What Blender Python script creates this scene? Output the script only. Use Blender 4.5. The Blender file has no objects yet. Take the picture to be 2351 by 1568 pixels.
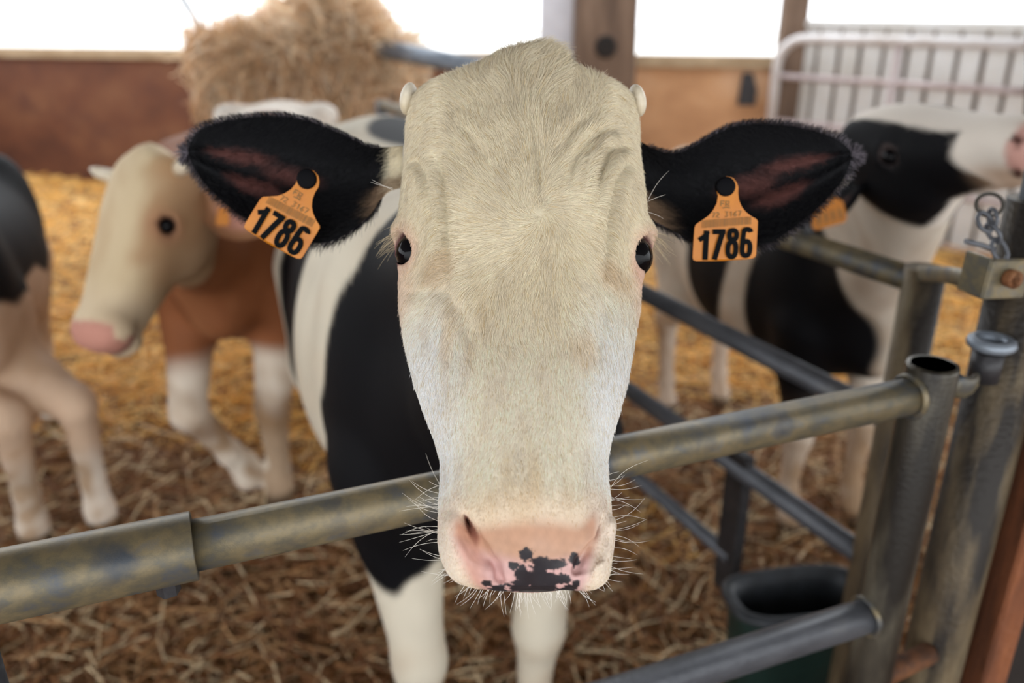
import bpy, math, random
import numpy as np
from mathutils import Vector, Matrix

random.seed(7)
rng = np.random.default_rng(11)
scene = bpy.context.scene
COL = scene.collection

# ------------------------------------------------------------------ camera
CAM = np.array([0.0, 0.0, 1.62])
TH = math.radians(22.0)
FPX, CX, CY = 1900.0, 1175.5, 784.0
ST, CT = math.sin(TH), math.cos(TH)
AX_R = np.array([1.0, 0.0, 0.0])
AX_F = np.array([0.0, CT, -ST])
AX_U = np.array([0.0, ST, CT])


def P(px, py, d):
    """point of the place seen at (px, py), d metres deep"""
    return CAM + AX_R * ((px - CX) / FPX * d) + AX_F * d - AX_U * ((py - CY) / FPX * d)


def G(px, py, z):
    """point at height z seen at (px, py)"""
    d = (CAM[2] - z) / (ST + (py - CY) / FPX * CT)
    return P(px, py, d)


cam_data = bpy.data.cameras.new('camera')
cam = bpy.data.objects.new('camera', cam_data)
COL.objects.link(cam)
cam.location = CAM
cam.rotation_euler = (math.radians(90) - TH, 0, 0)
cam_data.sensor_width = 36.0
cam_data.lens = FPX / 2351.0 * 36.0
cam_data.clip_start = 0.02
cam_data.clip_end = 300
cam_data.dof.use_dof = True
cam_data.dof.focus_distance = 0.69
cam_data.dof.aperture_fstop = 3.1
scene.camera = cam

# ------------------------------------------------------------------ daylight
world = bpy.data.worlds.new('overcast_daylight')
scene.world = world
world.use_nodes = True
bg = world.node_tree.nodes['Background']
bg.inputs['Color'].default_value = (0.93, 0.965, 1.0, 1)
bg.inputs['Strength'].default_value = 3.2
scene.view_settings.view_transform = 'Standard'
scene.view_settings.look = 'None'
scene.view_settings.gamma = 1.0
scene.view_settings.use_curve_mapping = False
scene.view_settings.exposure = 0.06
try:
    scene.cycles.max_bounces = 6
    scene.cycles.diffuse_bounces = 3
    scene.cycles.caustics_reflective = False
    scene.cycles.caustics_refractive = False
except AttributeError:
    pass


# ------------------------------------------------------------------ helpers
def lin(r, g, b):
    def f(c):
        c /= 255.0
        return c / 12.92 if c <= 0.04045 else ((c + 0.055) / 1.055) ** 2.4
    return (f(r), f(g), f(b))


def unit(v):
    v = np.asarray(v, float)
    return v / np.linalg.norm(v)


def mat(name, color=None, rough=0.6, metallic=0.0, attr=None, spec=0.5, coat=0.0):
    m = bpy.data.materials.new(name)
    m.use_nodes = True
    b = m.node_tree.nodes['Principled BSDF']
    b.inputs['Roughness'].default_value = rough
    b.inputs['Metallic'].default_value = metallic
    b.inputs['Specular IOR Level'].default_value = spec
    b.inputs['Coat Weight'].default_value = coat
    if color is not None:
        b.inputs['Base Color'].default_value = (*color, 1)
    if attr:
        a = m.node_tree.nodes.new('ShaderNodeAttribute')
        a.attribute_name = attr
        m.node_tree.links.new(a.outputs['Color'], b.inputs['Base Color'])
    return m


def noise_mat(name, stops, scale=(3, 3, 3), detail=6, rough=0.7, metallic=0.0, bump=0.2, bump_scale=60, distortion=0.0,
              dark=None, dark_scale=2.0, dark_lo=0.55, dark_hi=0.7, spec=0.5, dark_stretch=1.0):
    """mottled surface: a ramp over noise, an optional second stain colour, fine bump"""
    m = bpy.data.materials.new(name)
    m.use_nodes = True
    nt = m.node_tree
    N, L = nt.nodes, nt.links
    b = N['Principled BSDF']
    b.inputs['Roughness'].default_value = rough
    b.inputs['Metallic'].default_value = metallic
    b.inputs['Specular IOR Level'].default_value = spec
    tc = N.new('ShaderNodeTexCoord')
    mp = N.new('ShaderNodeMapping')
    mp.inputs['Scale'].default_value = scale
    L.new(tc.outputs['Object'], mp.inputs['Vector'])
    n = N.new('ShaderNodeTexNoise')
    n.inputs['Scale'].default_value = 1.0
    n.inputs['Detail'].default_value = detail
    n.inputs['Roughness'].default_value = 0.62
    n.inputs['Distortion'].default_value = distortion
    L.new(mp.outputs['Vector'], n.inputs['Vector'])
    r = N.new('ShaderNodeValToRGB')
    el = r.color_ramp.elements
    el[0].position, el[0].color = stops[0][0], (*stops[0][1], 1)
    el[1].position, el[1].color = stops[-1][0], (*stops[-1][1], 1)
    for p, c in stops[1:-1]:
        e = el.new(p)
        e.color = (*c, 1)
    L.new(n.outputs['Fac'], r.inputs['Fac'])
    out = r.outputs['Color']
    if dark is not None:
        n2 = N.new('ShaderNodeTexNoise')
        n2.inputs['Scale'].default_value = dark_scale
        n2.inputs['Detail'].default_value = 5
        m2 = N.new('ShaderNodeMapping')
        m2.inputs['Scale'].default_value = (1, 1, dark_stretch)
        L.new(tc.outputs['Object'], m2.inputs['Vector'])
        L.new(m2.outputs['Vector'], n2.inputs['Vector'])
        mr = N.new('ShaderNodeMapRange')
        mr.inputs['From Min'].default_value = dark_lo
        mr.inputs['From Max'].default_value = dark_hi
        L.new(n2.outputs['Fac'], mr.inputs['Value'])
        mx = N.new('ShaderNodeMix')
        mx.data_type = 'RGBA'
        L.new(mr.outputs['Result'], mx.inputs['Factor'])
        L.new(out, mx.inputs['A'])
        mx.inputs['B'].default_value = (*dark, 1)
        out = mx.outputs['Result']
    L.new(out, b.inputs['Base Color'])
    if bump:
        n3 = N.new('ShaderNodeTexNoise')
        n3.inputs['Scale'].default_value = bump_scale
        n3.inputs['Detail'].default_value = 4
        L.new(tc.outputs['Object'], n3.inputs['Vector'])
        bp = N.new('ShaderNodeBump')
        bp.inputs['Strength'].default_value = bump
        bp.inputs['Distance'].default_value = 0.01
        L.new(n3.outputs['Fac'], bp.inputs['Height'])
        L.new(bp.outputs['Normal'], b.inputs['Normal'])
    return m


def tag(o, label=None, cat=None, group=None, kind=None):
    if label:
        o['label'] = label
    if cat:
        o['category'] = cat
    if group:
        o['group'] = group
    if kind:
        o['kind'] = kind
    return o


def set_parent(o, parent):
    if parent is not None:
        o.parent = parent
        o.matrix_parent_inverse = Matrix.Translation(-Vector(parent.location))


def empty(name, loc):
    o = bpy.data.objects.new(name, None)
    COL.objects.link(o)
    o.location = Vector([float(c) for c in loc])
    o.empty_display_size = 0.1
    return o


def mesh_obj(name, verts, faces, material, parent=None, smooth=False, colors=None):
    me = bpy.data.meshes.new(name)
    verts = np.asarray(verts, dtype=np.float32)
    if isinstance(faces, np.ndarray):
        nf, k = faces.shape
        me.vertices.add(len(verts))
        me.vertices.foreach_set('co', verts.ravel())
        me.loops.add(nf * k)
        me.loops.foreach_set('vertex_index', faces.astype(np.int32).ravel())
        me.polygons.add(nf)
        me.polygons.foreach_set('loop_start', np.arange(0, nf * k, k, dtype=np.int32))
        me.update(calc_edges=True)
    else:
        me.from_pydata([tuple(map(float, v)) for v in verts], [], faces)
    if smooth:
        me.polygons.foreach_set('use_smooth', np.ones(len(me.polygons), dtype=bool))
    if colors is not None:
        a = me.color_attributes.new('Col', 'FLOAT_COLOR', 'POINT')
        c = np.ones((len(verts), 4), dtype=np.float32)
        colors = np.asarray(colors)
        c[:, :colors.shape[1]] = colors
        a.data.foreach_set('color', c.ravel())
    me.materials.append(material)
    me.update()
    o = bpy.data.objects.new(name, me)
    COL.objects.link(o)
    set_parent(o, parent)
    return o


class MB:
    """collects shapes that make ONE part"""

    def __init__(self):
        self.v, self.f = [], []

    def add(self, vs, fs):
        b = len(self.v)
        self.v += [tuple(map(float, v)) for v in vs]
        self.f += [tuple(b + i for i in f) for f in fs]
        return self

    def box(self, c, size, ax=None, bevel=0.0):
        c = np.asarray(c, float)
        ex, ey, ez = ax if ax is not None else (np.array([1., 0, 0]), np.array([0, 1., 0]), np.array([0, 0, 1.]))
        hx, hy, hz = [s / 2 for s in size]
        if bevel <= 0:
            vs = [c + ex * x * hx + ey * y * hy + ez * z * hz for z in (-1, 1) for y in (-1, 1) for x in (-1, 1)]
            fs = [(0, 2, 3, 1), (4, 5, 7, 6), (0, 1, 5, 4), (2, 6, 7, 3), (0, 4, 6, 2), (1, 3, 7, 5)]
            return self.add(vs, fs)
        b = bevel
        def ring(sx, sy, z):
            return [c + ex * x + ey * y + ez * z for x, y in ((sx, sy - b), (sx - b, sy), (-sx + b, sy), (-sx, sy - b),
                                                             (-sx, -sy + b), (-sx + b, -sy), (sx - b, -sy), (sx, -sy + b))]
        vs = ring(hx - b, hy - b, -hz) + ring(hx, hy, -hz + b) + ring(hx, hy, hz - b) + ring(hx - b, hy - b, hz)
        fs = []
        for k in range(3):
            for i in range(8):
                j = (i + 1) % 8
                fs.append((k * 8 + i, k * 8 + j, k * 8 + 8 + j, k * 8 + 8 + i))
        fs.append(tuple(reversed(range(8))))
        fs.append(tuple(range(24, 32)))
        return self.add(vs, fs)

    def tube(self, path, r, n=16, closed=False, caps=True, inner=None, flat=None):
        """sweep a circle along a path; inner = wall radius for an open pipe end"""
        path = [np.asarray(p, float) for p in path]
        m = len(path)
        rs = r if hasattr(r, '__len__') else [r] * m
        vs, fs = [], []
        up = None
        for i in range(m):
            a = path[(i - 1) % m] if (i > 0 or closed) else path[i]
            b = path[(i + 1) % m] if (i < m - 1 or closed) else path[i]
            t = unit(b - a)
            if up is None:
                h = np.array([0, 0, 1.0]) if abs(t[2]) < 0.9 else np.array([1.0, 0, 0])
                up = unit(np.cross(t, np.cross(h, t)))
            else:
                up = unit(up - t * np.dot(up, t))
            side = np.cross(t, up)
            for j in range(n):
                an = 2 * math.pi * j / n
                k1, k2 = (1.0, 1.0) if flat is None else flat
                vs.append(path[i] + (side * math.cos(an) * k1 + up * math.sin(an) * k2) * rs[i])
        for i in range(m if closed else m - 1):
            i2 = (i + 1) % m
            for j in range(n):
                j2 = (j + 1) % n
                fs.append((i * n + j, i * n + j2, i2 * n + j2, i2 * n + j))
        if caps and not closed:
            fs.append(tuple(reversed(range(n))))
            fs.append(tuple((m - 1) * n + j for j in range(n)))
        return self.add(vs, fs)

    def build(self, name, material, parent=None, smooth=False, autosmooth=True):
        o = mesh_obj(name, self.v, self.f, material, parent, smooth=False)
        if smooth:
            me = o.data
            me.polygons.foreach_set('use_smooth', np.array([len(p.vertices) == 4 for p in me.polygons]))
            me.update()
        return o


def vnoise(p, scale, seed=0, octaves=3):
    """cheap smooth 3-D noise in about -1..1 for an (n,3) array"""
    r = np.random.default_rng(seed)
    out = np.zeros(len(p))
    amp, tot = 1.0, 0.0
    for o in range(octaves):
        for _ in range(5):
            d = r.normal(size=3)
            d /= np.linalg.norm(d)
            out += amp * np.sin(p @ d * scale * (0.7 + 0.6 * r.random()) + r.random() * 6.28) / 2.2
        tot += amp
        amp *= 0.5
        scale *= 2.1
    return out / tot


def sstep(a, b, x):
    t = np.clip((x - a) / (b - a), 0, 1)
    return t * t * (3 - 2 * t)


# ------------------------------------------------------------------ implicit bodies (for the animals)
def smin(a, b, k):
    h = np.clip(0.5 + 0.5 * (b - a) / k, 0, 1)
    return b + (a - b) * h - k * h * (1 - h)


class Field:
    """a signed distance grid in its own frame: world = O + x*ex + y*ey + z*ez"""

    def __init__(self, O, axes, lo, hi, vox):
        self.O, self.A = np.asarray(O, float), np.array(axes, float)
        self.lo, self.vox = np.asarray(lo, float), vox
        self.n = np.ceil((np.asarray(hi) - self.lo) / vox).astype(int) + 1
        self.v = np.full(self.n, 0.4, np.float32)

    def part(self, c, rad):
        l = self.A @ (np.asarray(c) - self.O)
        i0 = np.maximum(np.floor((l - rad - self.lo) / self.vox).astype(int), 0)
        i1 = np.minimum(np.ceil((l + rad - self.lo) / self.vox).astype(int) + 1, self.n)
        if np.any(i1 <= i0):
            return None, None
        sl = tuple(slice(a, b) for a, b in zip(i0, i1))
        g = [(self.lo[d] + np.arange(i0[d], i1[d]) * self.vox).astype(np.float32) for d in range(3)]
        X, Y, Z = np.meshgrid(*g, indexing='ij')
        W = [self.O[d] + X * self.A[0, d] + Y * self.A[1, d] + Z * self.A[2, d] for d in range(3)]
        return sl, [w.astype(np.float32) for w in W]

    def apply(self, prims):
        for fn, c, rad, k, op in prims:
            sl, W = self.part(c, rad + 0.09)
            if sl is None:
                continue
            d = fn(W).astype(np.float32)
            if op == 'add':
                self.v[sl] = smin(self.v[sl], d, k)
            else:
                self.v[sl] = -smin(-self.v[sl], d, k)
        return self

    def mesh(self, smooth=2):
        v = self.v
        ins = v < 0
        nx, ny, nz = [s - 1 for s in v.shape]
        cnt = np.zeros((nx, ny, nz), np.uint8)
        offs = [(a, b, c) for a in (0, 1) for b in (0, 1) for c in (0, 1)]
        for a, b, c in offs:
            cnt += ins[a:a + nx, b:b + ny, c:c + nz]
        act = (cnt > 0) & (cnt < 8)
        I = np.array(np.nonzero(act)).T
        idx = np.full(act.shape, -1, np.int32)
        idx[act] = np.arange(len(I))
        pos = np.zeros((len(I), 3))
        num = np.zeros(len(I))
        for ai, a in enumerate(offs):
            for b in offs:
                if sum(b) - sum(a) == 1 and all(y >= x for x, y in zip(a, b)):
                    va = v[I[:, 0] + a[0], I[:, 1] + a[1], I[:, 2] + a[2]].astype(float)
                    vb = v[I[:, 0] + b[0], I[:, 1] + b[1], I[:, 2] + b[2]].astype(float)
                    cr = (va < 0) != (vb < 0)
                    t = np.where(cr, va / np.where(cr, va - vb, 1), 0)
                    a_, b_ = np.array(a, float), np.array(b, float)
                    pos += np.where(cr[:, None], a_ + (b_ - a_) * t[:, None], 0)
                    num += cr
        pos = pos / num[:, None] + I
        F = []
        for ax in range(3):
            o1, o2 = [(1, 2), (2, 0), (0, 1)][ax]
            s0 = [slice(None)] * 3
            s1 = [slice(None)] * 3
            s0[ax], s1[ax] = slice(0, -1), slice(1, None)
            for o in (o1, o2):
                s0[o] = s1[o] = slice(1, -1)
            ch = ins[tuple(s0)] != ins[tuple(s1)]
            E = np.array(np.nonzero(ch)).T
            flip = ins[tuple(s0)][ch]
            E[:, o1] += 1
            E[:, o2] += 1
            def cell(d1, d2):
                q = E.copy()
                q[:, o1] += d1
                q[:, o2] += d2
                return idx[q[:, 0], q[:, 1], q[:, 2]]
            f = np.stack([cell(-1, -1), cell(0, -1), cell(0, 0), cell(-1, 0)], 1)
            f[~flip] = f[~flip][:, ::-1]
            F.append(f)
        F = np.concatenate(F)
        F = F[(F >= 0).all(1)]
        L = self.lo + pos * self.vox
        if smooth:
            e = np.concatenate([F[:, [0, 1]], F[:, [1, 2]], F[:, [2, 3]], F[:, [3, 0]]])
            deg = np.bincount(e.ravel(), minlength=len(L)).astype(float)
            for it in range(smooth):
                acc = np.stack([np.bincount(e[:, 0], L[e[:, 1], d], len(L)) + np.bincount(e[:, 1], L[e[:, 0], d], len(L))
                                for d in range(3)], 1)
                L = L * 0.5 + 0.5 * acc / np.maximum(deg, 1)[:, None]
        if np.linalg.det(self.A) < 0:
            F = F[:, ::-1]
        W = self.O + L @ self.A
        return W, F


def cone(a, b, ra, rb, k=0.03, op='add', squash=None):
    """rounded cone between two joints; squash=(axis, factor) widens (>1) or narrows it along an axis"""
    a, b = np.asarray(a, float), np.asarray(b, float)
    ba = b - a
    bb = max(float(ba @ ba), 1e-9)
    def fn(W):
        q = [W[i] - a[i] for i in range(3)]
        h = np.clip((q[0] * ba[0] + q[1] * ba[1] + q[2] * ba[2]) / bb, 0, 1)
        q = [q[i] - ba[i] * h for i in range(3)]
        if squash is not None:
            ax, fac = squash
            t = (q[0] * ax[0] + q[1] * ax[1] + q[2] * ax[2]) * (1 / fac - 1)
            q = [q[i] + ax[i] * t for i in range(3)]
        return np.sqrt(q[0] ** 2 + q[1] ** 2 + q[2] ** 2) - (ra + (rb - ra) * h)
    fac = 1 if squash is None else max(1, squash[1])
    return (fn, (a + b) / 2, np.linalg.norm(ba) / 2 + max(ra, rb) * fac, k, op)


def ellip(c, axes, radii, k=0.02, op='add'):
    c = np.asarray(c, float)
    A = [unit(x) for x in axes]
    def fn(W):
        q = [W[i] - c[i] for i in range(3)]
        s = 0
        for ax, r in zip(A, radii):
            s = s + ((q[0] * ax[0] + q[1] * ax[1] + q[2] * ax[2]) / r) ** 2
        return (np.sqrt(s) - 1) * min(radii)
    return (fn, c, max(radii), k, op)


def table(pts, col):
    """smooth lookup over the sorted first column"""
    p = np.array(pts, float)
    x = np.linspace(p[0, 0], p[-1, 0], 240)
    y = np.interp(x, p[:, 0], p[:, col])
    w = 5
    yp = np.concatenate([np.full(w, y[0]), y, np.full(w, y[-1])])
    ys = np.convolve(yp, np.ones(2 * w + 1) / (2 * w + 1), 'valid')
    ys[0], ys[-1] = y[0], y[-1]
    return lambda q: np.interp(q, x, ys)


def sweep(O, es, ex, en, tw, tf, tb, tm, s0, s1, cen, rad, ef=2.4, eb=2.2, k=0.03, tx=None):
    """a body swept along es: half width tw, front tf, back tb, level of greatest width tm"""
    O = np.asarray(O, float)
    def fn(W):
        q = [W[i] - O[i] for i in range(3)]
        s = q[0] * es[0] + q[1] * es[1] + q[2] * es[2]
        x = q[0] * ex[0] + q[1] * ex[1] + q[2] * ex[2]
        n = q[0] * en[0] + q[1] * en[1] + q[2] * en[2]
        sc = np.clip(s, s0, s1)
        w, f, b, m = tw(sc), tf(sc), tb(sc), tm(sc)
        if tx is not None:
            x = x - tx(sc)
        x = np.abs(x)
        hf, hb = np.maximum(f - m, 0.004), np.maximum(m - b, 0.004)
        w = np.maximum(w, 0.002)
        up = n > m
        h = np.where(up, hf, hb)
        e = np.where(up, ef, eb)
        r = ((x / w) ** e + (np.abs(n - m) / h) ** e) ** (1 / e)
        d = (r - 1) * np.minimum(np.minimum(w, h) , 0.2)
        over = np.maximum(np.maximum(s0 - s, s - s1), 0)
        return np.where(over > 0, np.maximum(d, 0) + over, d)
    return (fn, np.asarray(cen), rad, k, 'add')

# ------------------------------------------------------------------ materials of the barn
M_GALV = noise_mat('galvanised_dirty', [(0.30, lin(76, 82, 92)), (0.45, lin(102, 95, 78)), (0.58, lin(126, 112, 84)), (0.75, lin(100, 104, 108))],
                   scale=(24, 24, 34), detail=9, rough=0.42, metallic=0.30, bump=0.06, bump_scale=900, dark=lin(66, 70, 76), dark_scale=16, dark_lo=0.52, dark_hi=0.68)
M_GALV_DARK = noise_mat('galvanised_worn', [(0.3, lin(70, 72, 78)), (0.6, lin(98, 100, 106)), (0.8, lin(120, 118, 112))],
                        scale=(8, 8, 20), rough=0.42, metallic=0.3, bump=0.15, bump_scale=150)
M_GALV_CLEAN = noise_mat('galvanised_clean', [(0.3, lin(96, 106, 120)), (0.7, lin(150, 158, 168))], scale=(10, 10, 10), rough=0.42, metallic=0.35, bump=0.1)
M_STILE = noise_mat('grimy_stile', [(0.3, lin(44, 40, 36)), (0.5, lin(74, 68, 58)), (0.7, lin(112, 106, 92))], scale=(14, 14, 5), rough=0.38, metallic=0.35,
                    bump=0.1, bump_scale=200, dark=lin(36, 32, 28), dark_scale=16, dark_lo=0.46, dark_hi=0.6, dark_stretch=.2)
M_RUST = noise_mat('rusty_steel', [(0.3, lin(60, 38, 26)), (0.55, lin(120, 74, 40)), (0.75, lin(150, 105, 70))], scale=(30, 30, 30), rough=0.75, metallic=0.1, bump=0.4, bump_scale=200)
M_POST = noise_mat('muddy_post', [(0.3, lin(58, 48, 38)), (0.5, lin(112, 96, 72)), (0.7, lin(138, 126, 102))], scale=(10, 10, 4), rough=0.6, metallic=0.15,
                   bump=0.3, bump_scale=120, dark=lin(36, 30, 25), dark_scale=16, dark_lo=0.48, dark_hi=0.60, dark_stretch=.16)
M_WALL = noise_mat('stained_board', [(0.25, lin(76, 43, 30)), (0.5, lin(108, 65, 43)), (0.75, lin(130, 88, 60))], scale=(1.6, 1.6, 2.4), detail=8, rough=0.75, bump=0.25,
                   bump_scale=30, dark=lin(92, 54, 40), dark_scale=4, dark_lo=0.5, dark_hi=0.75)
M_WALL2 = noise_mat('pale_stained_board', [(0.25, lin(176, 128, 90)), (0.5, lin(206, 158, 116)), (0.75, lin(222, 182, 148))], scale=(1.6, 1.6, 2.4), detail=8, rough=0.75, bump=0.25,
                    bump_scale=30)
M_CAPWOOD = noise_mat('weathered_plank', [(0.3, lin(150, 125, 95)), (0.7, lin(190, 168, 138))], scale=(2, 12, 12), rough=0.8)
M_TIMBER = noise_mat('old_timber', [(0.3, lin(70, 54, 44)), (0.55, lin(112, 90, 74)), (0.8, lin(138, 114, 96))], scale=(8, 8, 1.2), detail=7, rough=0.8, bump=0.4, bump_scale=40)
M_TIMBER_RED = noise_mat('reddish_timber', [(0.3, lin(60, 32, 18)), (0.55, lin(120, 68, 38)), (0.8, lin(160, 98, 58))], scale=(20, 20, 2.5), detail=7, rough=0.75, bump=0.4, bump_scale=60)
M_WHITEBOARD = noise_mat('white_painted_board', [(0.3, lin(196, 196, 205)), (0.7, lin(222, 222, 230))], scale=(3, 3, 3), rough=0.6, bump=0.1)
M_SHEET = noise_mat('white_sheet', [(0.3, lin(200, 196, 188)), (0.7, lin(226, 226, 226))], scale=(2, 2, 2), rough=0.6, bump=0.1)
M_SHEETBACK = noise_mat('grey_brown_backing', [(0.3, lin(110, 92, 78)), (0.7, lin(150, 132, 114))], scale=(3, 3, 3), rough=0.8)
M_ROOF = noise_mat('roof_sheet', [(0.3, lin(96, 90, 84)), (0.7, lin(128, 122, 116))], scale=(1, 1, 1), rough=0.8)
M_YARD = noise_mat('pale_concrete', [(0.3, lin(216, 214, 210)), (0.7, lin(236, 234, 230))], scale=(0.6, 0.6, 0.6), rough=0.9)
M_RUBBER = noise_mat('black_rubber', [(0.3, lin(30, 33, 36)), (0.7, lin(58, 62, 68))], scale=(20, 20, 20), rough=0.5, bump=0.2, bump_scale=90)
M_DARKGREEN = noise_mat('dark_green_plastic', [(0.3, lin(10, 30, 26)), (0.7, lin(22, 48, 42))], scale=(10, 10, 10), rough=0.5)
M_DARK = noise_mat('dark_shade_and_knot', [(0.3, lin(20, 16, 14)), (0.7, lin(44, 34, 28))], scale=(6, 6, 2), rough=0.85)
M_BLACKSTEEL = noise_mat('blackened_steel', [(0.3, lin(34, 34, 38)), (0.7, lin(64, 62, 64))], scale=(12, 12, 12), rough=0.5, metallic=0.3)

# ------------------------------------------------------------------ ground under the straw
FX0, FX1, FY0, FY1 = -6.5, 6.0, -1.5, 9.4


def ground_h(x, y):
    p = np.stack([x, y, np.zeros_like(x)], 1)
    return 0.018 * vnoise(p, 5.0, 3, 3) + 0.012 * vnoise(p, 17.0, 5, 2) - 0.03


gx, gy = np.meshgrid(np.arange(FX0, FX1 + 0.01, 0.05), np.arange(FY0, FY1 + 0.01, 0.05), indexing='ij')
gv = np.stack([gx.ravel(), gy.ravel(), ground_h(gx.ravel(), gy.ravel())], 1)
na, nb_ = gx.shape
ii = (np.arange(na - 1)[:, None] * nb_ + np.arange(nb_ - 1)[None, :]).ravel()
gf = np.stack([ii, ii + nb_, ii + nb_ + 1, ii + 1], 1)
M_GROUND = noise_mat('trodden_bedding', [(0.32, lin(64, 42, 24)), (0.5, lin(116, 78, 42)), (0.66, lin(166, 118, 66))], scale=(9, 9, 9), detail=9, rough=0.9, bump=0.8, bump_scale=40)
floor = mesh_obj('floor', gv, gf, M_GROUND, smooth=True)
tag(floor, 'trodden brown straw bedding floor of the pen', kind='structure')

yard = MB()
yard.box((0, 4, -0.35), (160, 160, 0.3))
tag(yard.build('yard_ground', M_YARD), 'pale concrete yard outside the barn', kind='structure')

# ------------------------------------------------------------------ back wall, corner, right wall
ZW = 1.26
A = G(-260, 104, ZW)
B = G(1822, 129, ZW)
PA, PB = np.array([A[0], A[1], 0]), np.array([B[0], B[1], 0])
Cc = G(1462, 124, ZW)
wdir = unit(PB - PA)
wn = np.array([wdir[1], -wdir[0], 0])
up = np.array([0, 0, 1.0])
len_w = np.linalg.norm(PB - PA)
len_c = float((np.array([Cc[0], Cc[1], 0]) - PA) @ wdir)


def wall_seg(name, a, b, material, label):
    mb = MB()
    mb.box(PA + wdir * (a + b) / 2 - wn * 0.03 + up * ((ZW - 0.10) / 2 - 0.04), (b - a, 0.06, ZW - 0.10 + 0.08), (wdir, wn, up), 0.004)
    o = mb.build(name, material)
    tag(o, label, kind='structure')
    return o


wl = wall_seg('wall_back', 0, len_c, M_WALL, 'low rust-brown board wall at the back of the pen')
wr = wall_seg('wall_back_right', len_c, len_w, M_WALL2, 'low pale orange board wall between the timber post and the corner')
for o, a, b in ((wl, 0, len_c), (wr, len_c, len_w)):
    MB().box(PA + wdir * (a + b) / 2 - wn * 0.02 + up * (ZW - 0.05), (b - a, 0.11, 0.10), (wdir, wn, up), 0.008).build('cap_plank', M_CAPWOOD, o)
q = G(1702, 168, 0.98)
s_q = float((q - PA) @ wdir)
mb = MB()
c0 = PA + wdir * s_q + wn * 0.015
def wp(dx, z):
    return c0 + wdir * dx + up * z
sh = [(-0.07, 0.88), (0.07, 0.88), (0.075, 1.0), (0.03, 1.13), (-0.05, 1.13), (-0.06, 1.0)]
vs = [wp(x, z) for x, z in sh] + [wp(x, z) + wn * 0.03 for x, z in sh]
n = len(sh)
mb.add(vs, [tuple(range(n)), tuple(reversed(range(n, 2 * n)))] + [(i, i + n, (i + 1) % n + n, (i + 1) % n) for i in range(n)])
mb.build('steel_bracket', M_BLACKSTEEL, wr)
mb = MB()
q2 = PA + wdir * (s_q + 0.27) + up * 0.84
mb.tube([q2 + wn * 0.002, q2 + wn * 0.02], [0.07, 0.06], 14)  # solid dark disc in place of the shade inside a hole
mb.build('hole_shade', M_DARK, wr)
mb = MB()
q2 = PA + wdir * (s_q + 0.30) + up * 0.98
mb.tube([q2 + wn * 0.002, q2 + wn * 0.02], [0.035, 0.03], 12)  # smaller dark disc, again a hole's shade put in as colour
mb.build('hole_shade', M_DARK, wr)

# timber post and the white board beside it (both stand in front of the back wall)
pc = G(1385, 126, ZW)
pc = np.array([pc[0], pc[1], 0]) + wn * 0.30
dpc = 6.35
def col_x(px, fy):
    d = fy * CT + 0.3 * ST
    return (px - CX) / FPX * d
fy = pc[1]
x0, x1, x2 = col_x(1238, fy), col_x(1316, fy), col_x(1456, fy)
tp = empty('timber_post', ((x1 + x2) / 2, fy, 0))
MB().box(((x1 + x2) / 2, fy, 1.9), (x2 - x1, 0.30, 3.9), None, 0.02).build('beam', M_TIMBER, tp)
mb = MB()
kz = 1.62 - 0.28
mb.tube([(x1 + (x2 - x1) * 0.5, fy - 0.151, kz), (x1 + (x2 - x1) * 0.5, fy - 0.165, kz)], [0.085, 0.07], 16)
mb.build('dark_knot', M_DARK, tp)
tag(tp, 'thick dark brown timber post with a dark knot behind the white cow head', 'post')
wb = MB().box(((x0 + x1) / 2 - 0.003, fy + 0.02, 1.9), (x1 - x0 - 0.006, 0.05, 3.9), None, 0.006).build('white_board', M_WHITEBOARD)
tag(wb, 'tall white painted board standing beside the brown timber post', 'board')

# corner post and white slatted wall with a tube gate before it
ZS = 1.53
S0, S1 = G(1838, 45, ZS), G(2560, 53, ZS)
S0, S1 = np.array([S0[0], S0[1], 0]), np.array([S1[0], S1[1], 0])
sdir = unit(S1 - S0)
sn = np.array([sdir[1], -sdir[0], 0])
if sn[1] > 0:
    sn = -sn
slen = np.linalg.norm(S1 - S0)
sw = MB().box(S0 + sdir * slen / 2 - sn * 0.05 + up * ZS / 2, (slen, 0.03, ZS), (sdir, sn, up)).build('wall_right', M_SHEETBACK)
tag(sw, 'white slatted side wall at the right behind the tube gate', kind='structure')
pitch = 0.172
board_me = None
nslat = int(slen / pitch)
for k in range(nslat):
    c = S0 + sdir * (pitch * (k + 0.5)) + up * (ZS / 2 - 0.03) - sn * 0.012
    w = 0.138 + 0.008 * math.sin(k * 2.3)
    MB().box(c, (w, 0.022, ZS - 0.06), (sdir, sn, up), 0.004).build('slat', M_SHEET, sw)
MB().box(S0 + sdir * slen / 2 + up * (ZS - 0.03) + sn * 0.012, (slen, 0.03, 0.06), (sdir, sn, up), 0.006).build('top_strip', M_SHEET, sw)
cp = MB().box(S0 + np.array([-0.055, 0.0, 1.9]), (0.20, 0.13, 3.9), None, 0.01).build('corner_post', M_TIMBER)
tag(cp, 'dark upright corner post where the low board wall meets the white wall', 'post')

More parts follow.
